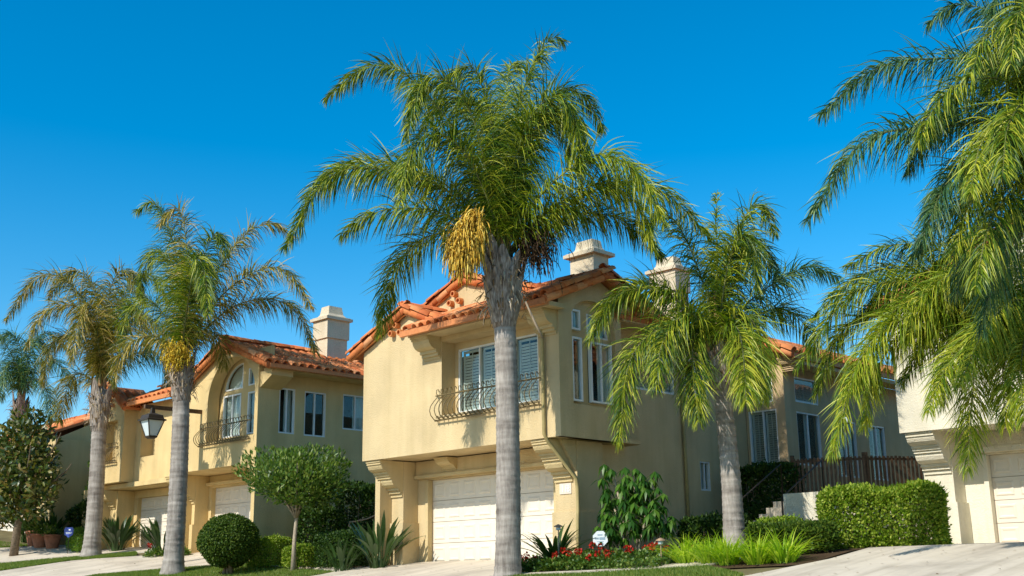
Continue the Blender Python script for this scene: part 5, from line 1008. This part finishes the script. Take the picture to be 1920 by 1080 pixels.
# strappy bright green clumps
for i, (x, y, lab) in enumerate(((-14.15, 18.85, 'bright lime strappy clump nearest the copper path light'), (-13.55, 18.75, 'bright lime strappy clump left of the right palm base'), (-13.0, 18.55, 'bright lime strappy clump in front of the right palm base'),
        (-12.35, 18.55, 'bright lime strappy clump right of the right palm base'), (-11.85, 18.65, 'bright lime strappy clump nearest the right driveway'))):
    t = thing('strappy_plant', lab, 'plant', (x, y, g(x, y)), 'lime strappy clumps round the right palm')
    o = blades(t, 'foliage', M['strap'], (x, y, g(x, y)), 170, .78, .017, (.15, 1.15), .55, 6, .22)
    MB().lathe([(.0, -.05), (.16, 0), (.10, .08), (0, .1)], (x, y, g(x, y)), 8).build('crown', M['ground'], t)

# red flowers in a low bed
def flower_plant(x, y, lab, nfl, sc=1.0):
    z = g(x, y); t = thing('flowering_plant', lab, 'plant', (x, y, z), 'low red flowering plants in the bed before the middle house')
    n = int(500*sc); d = nrm(rng.normal(0, 1, (n, 3))); d[:, 2] = abs(d[:, 2]); P = d*rng.uniform(.4, 1, (n, 1))*np.array([.36, .36, .30])*sc + np.array([x, y, z])
    leaves('foliage', t, M['ground'], P, d+rng.normal(0, .5, (n, 3)), nrm(np.array([0, 0, 1.])+rng.normal(0, .5, (n, 3))), .075, .06)
    for i in range(max(2, int(nfl*.75))):
        a = random.random()*6.28; q = random.uniform(.1, .36)*sc; c = np.array([x+math.cos(a)*q, y+math.sin(a)*q-.05, z+random.uniform(.20, .40)*sc])
        k = 26; dd = nrm(rng.normal(0, 1, (k, 3)))
        leaves('flower_head', t, M['redflower'], c+dd*.035, dd+rng.normal(0, .3, (k, 3)), nrm(rng.normal(0, 1, (k, 3))), .05, .045)
for i, (x, y, lab, nf) in enumerate(((-17.75, 18.1, 'low red-flowered plant at the kerb below the spiky plant', 5), (-17.3, 18.25, 'low red-flowered plant right of the spiky plant', 4), (-17.9, 18.6, 'red-flowered plant close under the garage side of the spiky plant', 4), (-16.9, 18.5, 'red-flowered plant in front of the round white sign', 4),
        (-16.4, 18.4, 'red-flowered plant in the middle of the bed edge', 3), (-16.3, 19.2, 'shaded red-flowered plant under the big umbrella-leaved plant', 3), (-15.8, 18.6, 'red-flowered plant left of the copper path light', 5), (-15.3, 18.85, 'bright red-flowered plant touching the copper path light', 6),
        (-15.5, 19.5, 'shaded red-flowered plant behind the path light', 3), (-17.0, 19.2, 'shaded red-flowered plant at the stake of the white sign', 3), (-14.9, 19.6, 'red-flowered plant between the side wall and the lime clumps', 3))):
    flower_plant(x, y, lab, nf)
n = 9000; x = rng.uniform(-18.0, -14.4, n); y = 18.05 + rng.random(n)*2.0 + np.clip(-16-x, 0, 9)*0; z = np.array([g(a, b) for a, b in zip(x, y)])
d = rng.normal(0, 1, (n, 3)); d[:, 2] = abs(d[:, 2])+.3
o = leaves('groundcover', None, M['ground'], np.c_[x, y, z+rng.random(n)*.16], d, nrm(rng.normal(0, .6, (n, 3))+np.array([0, 0, 1.])), .07, .05); o['kind'] = 'stuff'; o['label'] = 'low mixed groundcover in the flower bed'
for i, (x, y, lab) in enumerate(((-35.3, 19.0, 'low orange-tinged flowering plant by the second driveway, right of its paddle-leaved plant'), (-34.6, 19.5, 'low flowering plant at the pier of the yellow arched house'))): flower_plant(x, y, lab, 3, 1.0)

# umbrella plant
ux, uy = -16.55, 20.1; uz = g(ux, uy)
t = thing('umbrella_plant', 'tall umbrella-leaved plant with drooping glossy leaves against the shaded side wall', 'plant', (ux, uy, uz))
US = .74
def umbrella(sx, sy, hgt, lean):
    o = Vector((ux+sx*US, uy+sy*US, uz)); tip = o + Vector((lean[0]*US, lean[1]*US, hgt))
    MB().tube([o-Z*.05, o.lerp(tip, .5)+Vector((.04, .03, 0)), tip], [.035, .028, .018], 7).build('stem', M['palestem'], t, True)
    PP = []; DD = []; NN = []
    for k in range(13):
        a = k*2.4; hh = hgt*(.62+.40*k/13) ; pl = random.uniform(.22, .42)*(1.1-.4*k/13)
        c = o.lerp(tip, hh/hgt if hh < hgt else 1.0) + Vector((math.cos(a)*pl, math.sin(a)*pl, .12+.1*k/13))
        MB().tube([o.lerp(tip, min(1, hh/hgt)), c], [.007, .005], 4, False).build('petiole', M['rachis'], t)
        for j in range(9):
            b_ = j*6.283/9+a; dv = Vector((math.cos(b_), math.sin(b_), -.75+random.gauss(0, .2)))
            PP.append(tuple(c)); DD.append(tuple(dv)); NN.append((math.cos(b_)*.8, math.sin(b_)*.8, 1.0))
    leaves('leaf_whorls', t, M['umbrella'], np.array(PP), np.array(DD), nrm(np.array(NN)), .29, .085, .15, .35)
for a in ((-.1, -.1, 1.85, (-.35, -.1)), (.25, .1, 1.35, (.35, .1)), (0, .2, 1.75, (.2, .25)), (-.25, .1, 1.15, (-.45, -.05)), (.3, -.25, .95, (.5, -.05)), (0, -.3, .75, (-.1, -.2)), (.15, .0, 1.55, (.1, -.1)), (.4, .1, .7, (.6, .1)), (-.2, -.2, .5, (-.4, -.2))): umbrella(*a)

# dark broadleaf tree at the left edge
mx_, my_ = -41.3, 17.2; mz = g(mx_, my_)
t = thing('broadleaf_tree', 'dark glossy broadleaf tree filling the left edge in front of the houses', 'tree', (mx_, my_, mz))
MB().tube([(mx_-.6, my_, mz-.1), (mx_-.5, my_, mz+1.0), (mx_-.2, my_, mz+1.9), (mx_, my_, mz+3.2)], [.16, .13, .11, .06], 10).build('trunk', M['bark'], t, True)
limbs(t, (mx_-.25, my_, mz+1.7), (mx_, my_, mz+3.2), (2.3, 2.0, 1.6), 10, .06, M['bark'])
for (dx, dy, dz, rx, rz, n) in ((-0.51, 0.00, 3.78, 1.23, 0.98, 1029), (0.43, -0.30, 3.31, 0.98, 0.81, 712), (-1.35, 0.20, 3.13, 1.15, 0.94, 792), (0.01, -0.20, 2.48, 1.23, 0.68, 792), (1.02, -0.20, 2.71, 0.74, 0.59, 356), (-0.76, 0.00, 1.87, 1.23, 0.51, 594), (-1.78, -0.20, 2.10, 1.07, 0.77, 554), (-0.34, 0.10, 4.52, 0.74, 0.68, 396), (1.53, -0.20, 2.01, 0.61, 0.21, 79), (-2.46, 0.00, 3.50, 0.98, 1.19, 633), (0.26, -0.20, 1.64, 0.74, 0.38, 277), (-2.29, -0.20, 1.54, 0.82, 0.51, 316)):
    crown('foliage', t, M['magnolia'], (mx_+dx, my_+dy, mz+dz), (rx, rx, rz), n, .24, .11, .25, .75, .35, 3.0, .15)

# ------------------------------------------------------------------ street furniture and small things
px, py = -33.0, 18.5; pz = g(px, py)
t = thing('lantern_post', 'dark brown timber post with a cross arm, mostly behind the second palm trunk', 'post', (px, py, pz))
MB().obox((px, py, 0), X, FN, -.075, .075, pz-.1, pz+4.75, -.075, .075).build('post', M['wood'], t)
az = 6.85
MB().obox((px, py-1.3, 0), Y, X, 0, 1.95, az, az+.12, -.18, -.08).build('cross_arm', M['wood'], t)
t = thing('lantern', 'large bronze street lantern with frosted panes hanging from the timber arm', 'lantern', (px+.13, py-1.16, az-1.0))
lx, ly = px+.13, py-1.16; top = az-.02
def ring4(b, prof):
    vs = []
    for r, z in prof: vs += [(lx-r, ly-r, z), (lx+r, ly-r, z), (lx+r, ly+r, z), (lx-r, ly+r, z)]
    b.add(vs, [(i*4+k, i*4+(k+1) % 4, i*4+4+(k+1) % 4, i*4+4+k) for i in range(len(prof)-1) for k in range(4)] + [(3, 2, 1, 0), tuple((len(prof)-1)*4+k for k in range(4))]); return b
ring4(MB(), [(.31, top-.38), (.31, top-.34), (.26, top-.32), (.23, top-.21), (.11, top-.16), (.06, top-.14), (.045, top+.02)]).build('cap', M['bronze'], t)
ring4(MB(), [(.08, top-.92), (.13, top-.88), (.14, top-.84), (.11, top-.83)]).build('base', M['bronze'], t)
bz, tz_, rb_, rt_ = top-.83, top-.381, .13, .26
for sx, sy in ((-1, -1), (1, -1), (1, 1), (-1, 1)):
    MB().tube([(lx+sx*rb_, ly+sy*rb_, bz), (lx+sx*rt_, ly+sy*rt_, tz_)], .018, 4).build('corner_bar', M['bronze'], t)
c4 = [(-1, -1), (1, -1), (1, 1), (-1, 1)]
for k in range(4):
    a, b_ = c4[k], c4[(k+1) % 4]; e = .93
    MB().add([(lx+a[0]*rb_*e, ly+a[1]*rb_*e, bz), (lx+b_[0]*rb_*e, ly+b_[1]*rb_*e, bz), (lx+b_[0]*rt_*e, ly+b_[1]*rt_*e, tz_), (lx+a[0]*rt_*e, ly+a[1]*rt_*e, tz_)], [(0, 1, 2, 3)]).build('pane', M['frost'], t)

def yard_sign(label, x, y, r, hgt, face, kind):
    z = g(x, y); t = thing('yard_sign', label, 'sign', (x, y, z)); n = Vector((.62, -.78, 0)); u = Vector((.78, .62, 0)); c = Vector((x, y, z+hgt))
    MB().tube([(x, y, z-.1), (x, y, z+hgt)], .012, 6).build('stake', M['bronze'], t)
    oc = [(r*math.cos(R(22.5+45*k)), r*math.sin(R(22.5+45*k))) for k in range(8)]
    if kind == 'shield': oc = [(-r, r*.55), (-r*.75, r), (r*.75, r), (r, r*.55), (r*.9, -r*.5), (0, -r*1.05), (-r*.9, -r*.5)][::-1]
    MB().wall([oc], c+n*.03, u, n, .02).build('panel', face, t)
    pr = M['greyblue'] if kind != 'shield' else M['white']
    for (a0, a1, b0, b1) in ([(-.34, .28, .38, .52), (-.62, -.50, -.15, .15), (-.42, -.34, -.15, .15), (-.26, -.20, -.15, .15), (-.10, .62, -.16, .16), (-.45, .40, -.42, -.34), (-.3, .42, -.6, -.54)] if kind != 'shield' else [(-.05, .35, .35, .6), (-.7, .7, -.1, .0), (-.6, .6, -.3, -.22)]):
        MB().obox(c+n*.03, u, n, a0*r, a1*r, b0*r, b1*r, .0, .003).build('printing', pr, t)
yard_sign('octagonal white security sign on a stake beside the shaded pier', -16.75, 19.3, .17, .52, M['white'], 'oct')
yard_sign('small blue and white security sign beside the leftmost tall trunk', -40.3, 18.4, .17, .75, M['blue'], 'shield')

def path_light(label, x, y, hh):
    z = g(x, y); t = thing('path_light', label, 'garden light', (x, y, z), 'copper path lights in the flower bed')
    MB().tube([(x, y, z-.05), (x, y, z+hh)], .012, 6).build('stake', M['copper'], t)
    MB().lathe([(.012, hh), (.05, hh+.01), (.055, hh+.06), (.02, hh+.08)], (x, y, z), 10).build('lamp', M['frost'], t, True)
    MB().lathe([(.10, hh+.075), (.09, hh+.095), (.02, hh+.13), (0, hh+.135)], (x, y, z), 12).build('shade', M['copper'], t, True)
path_light('copper path light at the right end of the flower bed by the lime clumps', -14.55, 18.55, .42)
path_light('copper path light half hidden in the spiky plant by the garage', -17.45, 18.75, .78)
t = thing('stair_railing', 'thin copper handrail curling out of the dark shrubs between the two middle houses', 'handrail', (-26.0, 20.4, g(-26, 20.4)))
zr = g(-26.0, 20.4)
MB().tube([(-26.75, 20.3, zr), (-26.75, 20.3, zr+1.02)], .022, 6).build('post', M['copper'], t, True)
MB().tube([(-26.72, 20.3, zr+.98), (-26.85, 20.28, zr+1.05), (-26.8, 20.3, zr+1.16), (-26.65, 20.34, zr+1.16), (-26.3, 20.5, zr+1.22), (-25.6, 21.2, zr+1.65), (-25.4, 21.5, zr+1.8)], .022, 7).build('handrail', M['copper'], t, True)

def flowerpot(label, x, y, r, hh, plant):
    z = g(x, y); t = thing('flowerpot', label, 'flowerpot', (x, y, z), 'terracotta pots at the left edge')
    MB().lathe([(r*.65, 0), (r*.9, hh*.6), (r, hh*.86), (r*1.1, hh*.87), (r*1.1, hh), (r*.9, hh), (r*.88, hh*.9), (0, hh*.9)], (x, y, z), 18).build('pot', M['pot'], t, True)
    n = 220; d = nrm(rng.normal(0, 1, (n, 3))); d[:, 2] = abs(d[:, 2])
    pl_ = leaves('plant', t, M[plant], np.array([x, y, z+hh*.9])+d*rng.uniform(.1, 1, (n, 1))*r*1.3, d+rng.normal(0, .4, (n, 3)), nrm(rng.normal(0, .5, (n, 3))+np.array([0, 0, 1.])), .14, .07); pl_['kind'] = 'stuff'
flowerpot('terracotta pot nearest the lime cube hedges', -42.6, 18.85, .30, .5, 'ground'); flowerpot('squat round terracotta pot in the middle of the three', -43.35, 18.75, .34, .5, 'ground'); flowerpot('dark terracotta pot closest to the left edge', -44.2, 18.85, .30, .55, 'boxleaf')
bgx = thing('bougainvillea', 'magenta bougainvillea spilling over the small tiled porch roof at far left', 'plant', (-42.4, 20.9, g(-42.4, 20.9)))
crown('flowers', bgx, M['bougain'], (-42.2, 20.9, 5.6), (.5, .5, .55), 500, .09, .08, .3, .8, .2, 3.0); crown('foliage', bgx, M['boxleaf'], (-42.3, 20.95, 5.2), (.55, .5, .7), 600, .09, .05, .3, .8, .2, 3.0)
MB().tube([(-42.4, 20.9, g(-42.4, 20.9)), (-42.35, 20.95, 4.0), (-42.2, 20.9, 5.5)], [.04, .03, .02], 6).build('stem', M['bark'], bgx, True)

# fallen leaves and fronds bits on the paving
n = 900; x = rng.uniform(-46, -5, n); y = rng.uniform(14.5, 21, n); z = np.array([g(a, b) for a, b in zip(x, y)]) + .045
o = leaves('leaf_litter', None, M['fibre'], np.c_[x, y, z], np.c_[rng.normal(0, 1, (n, 2)), np.zeros(n)], nrm(np.c_[rng.normal(0, .2, (n, 2)), np.ones(n)]), .07, .03); o['kind'] = 'stuff'; o['label'] = 'dry leaf litter scattered on the driveways'
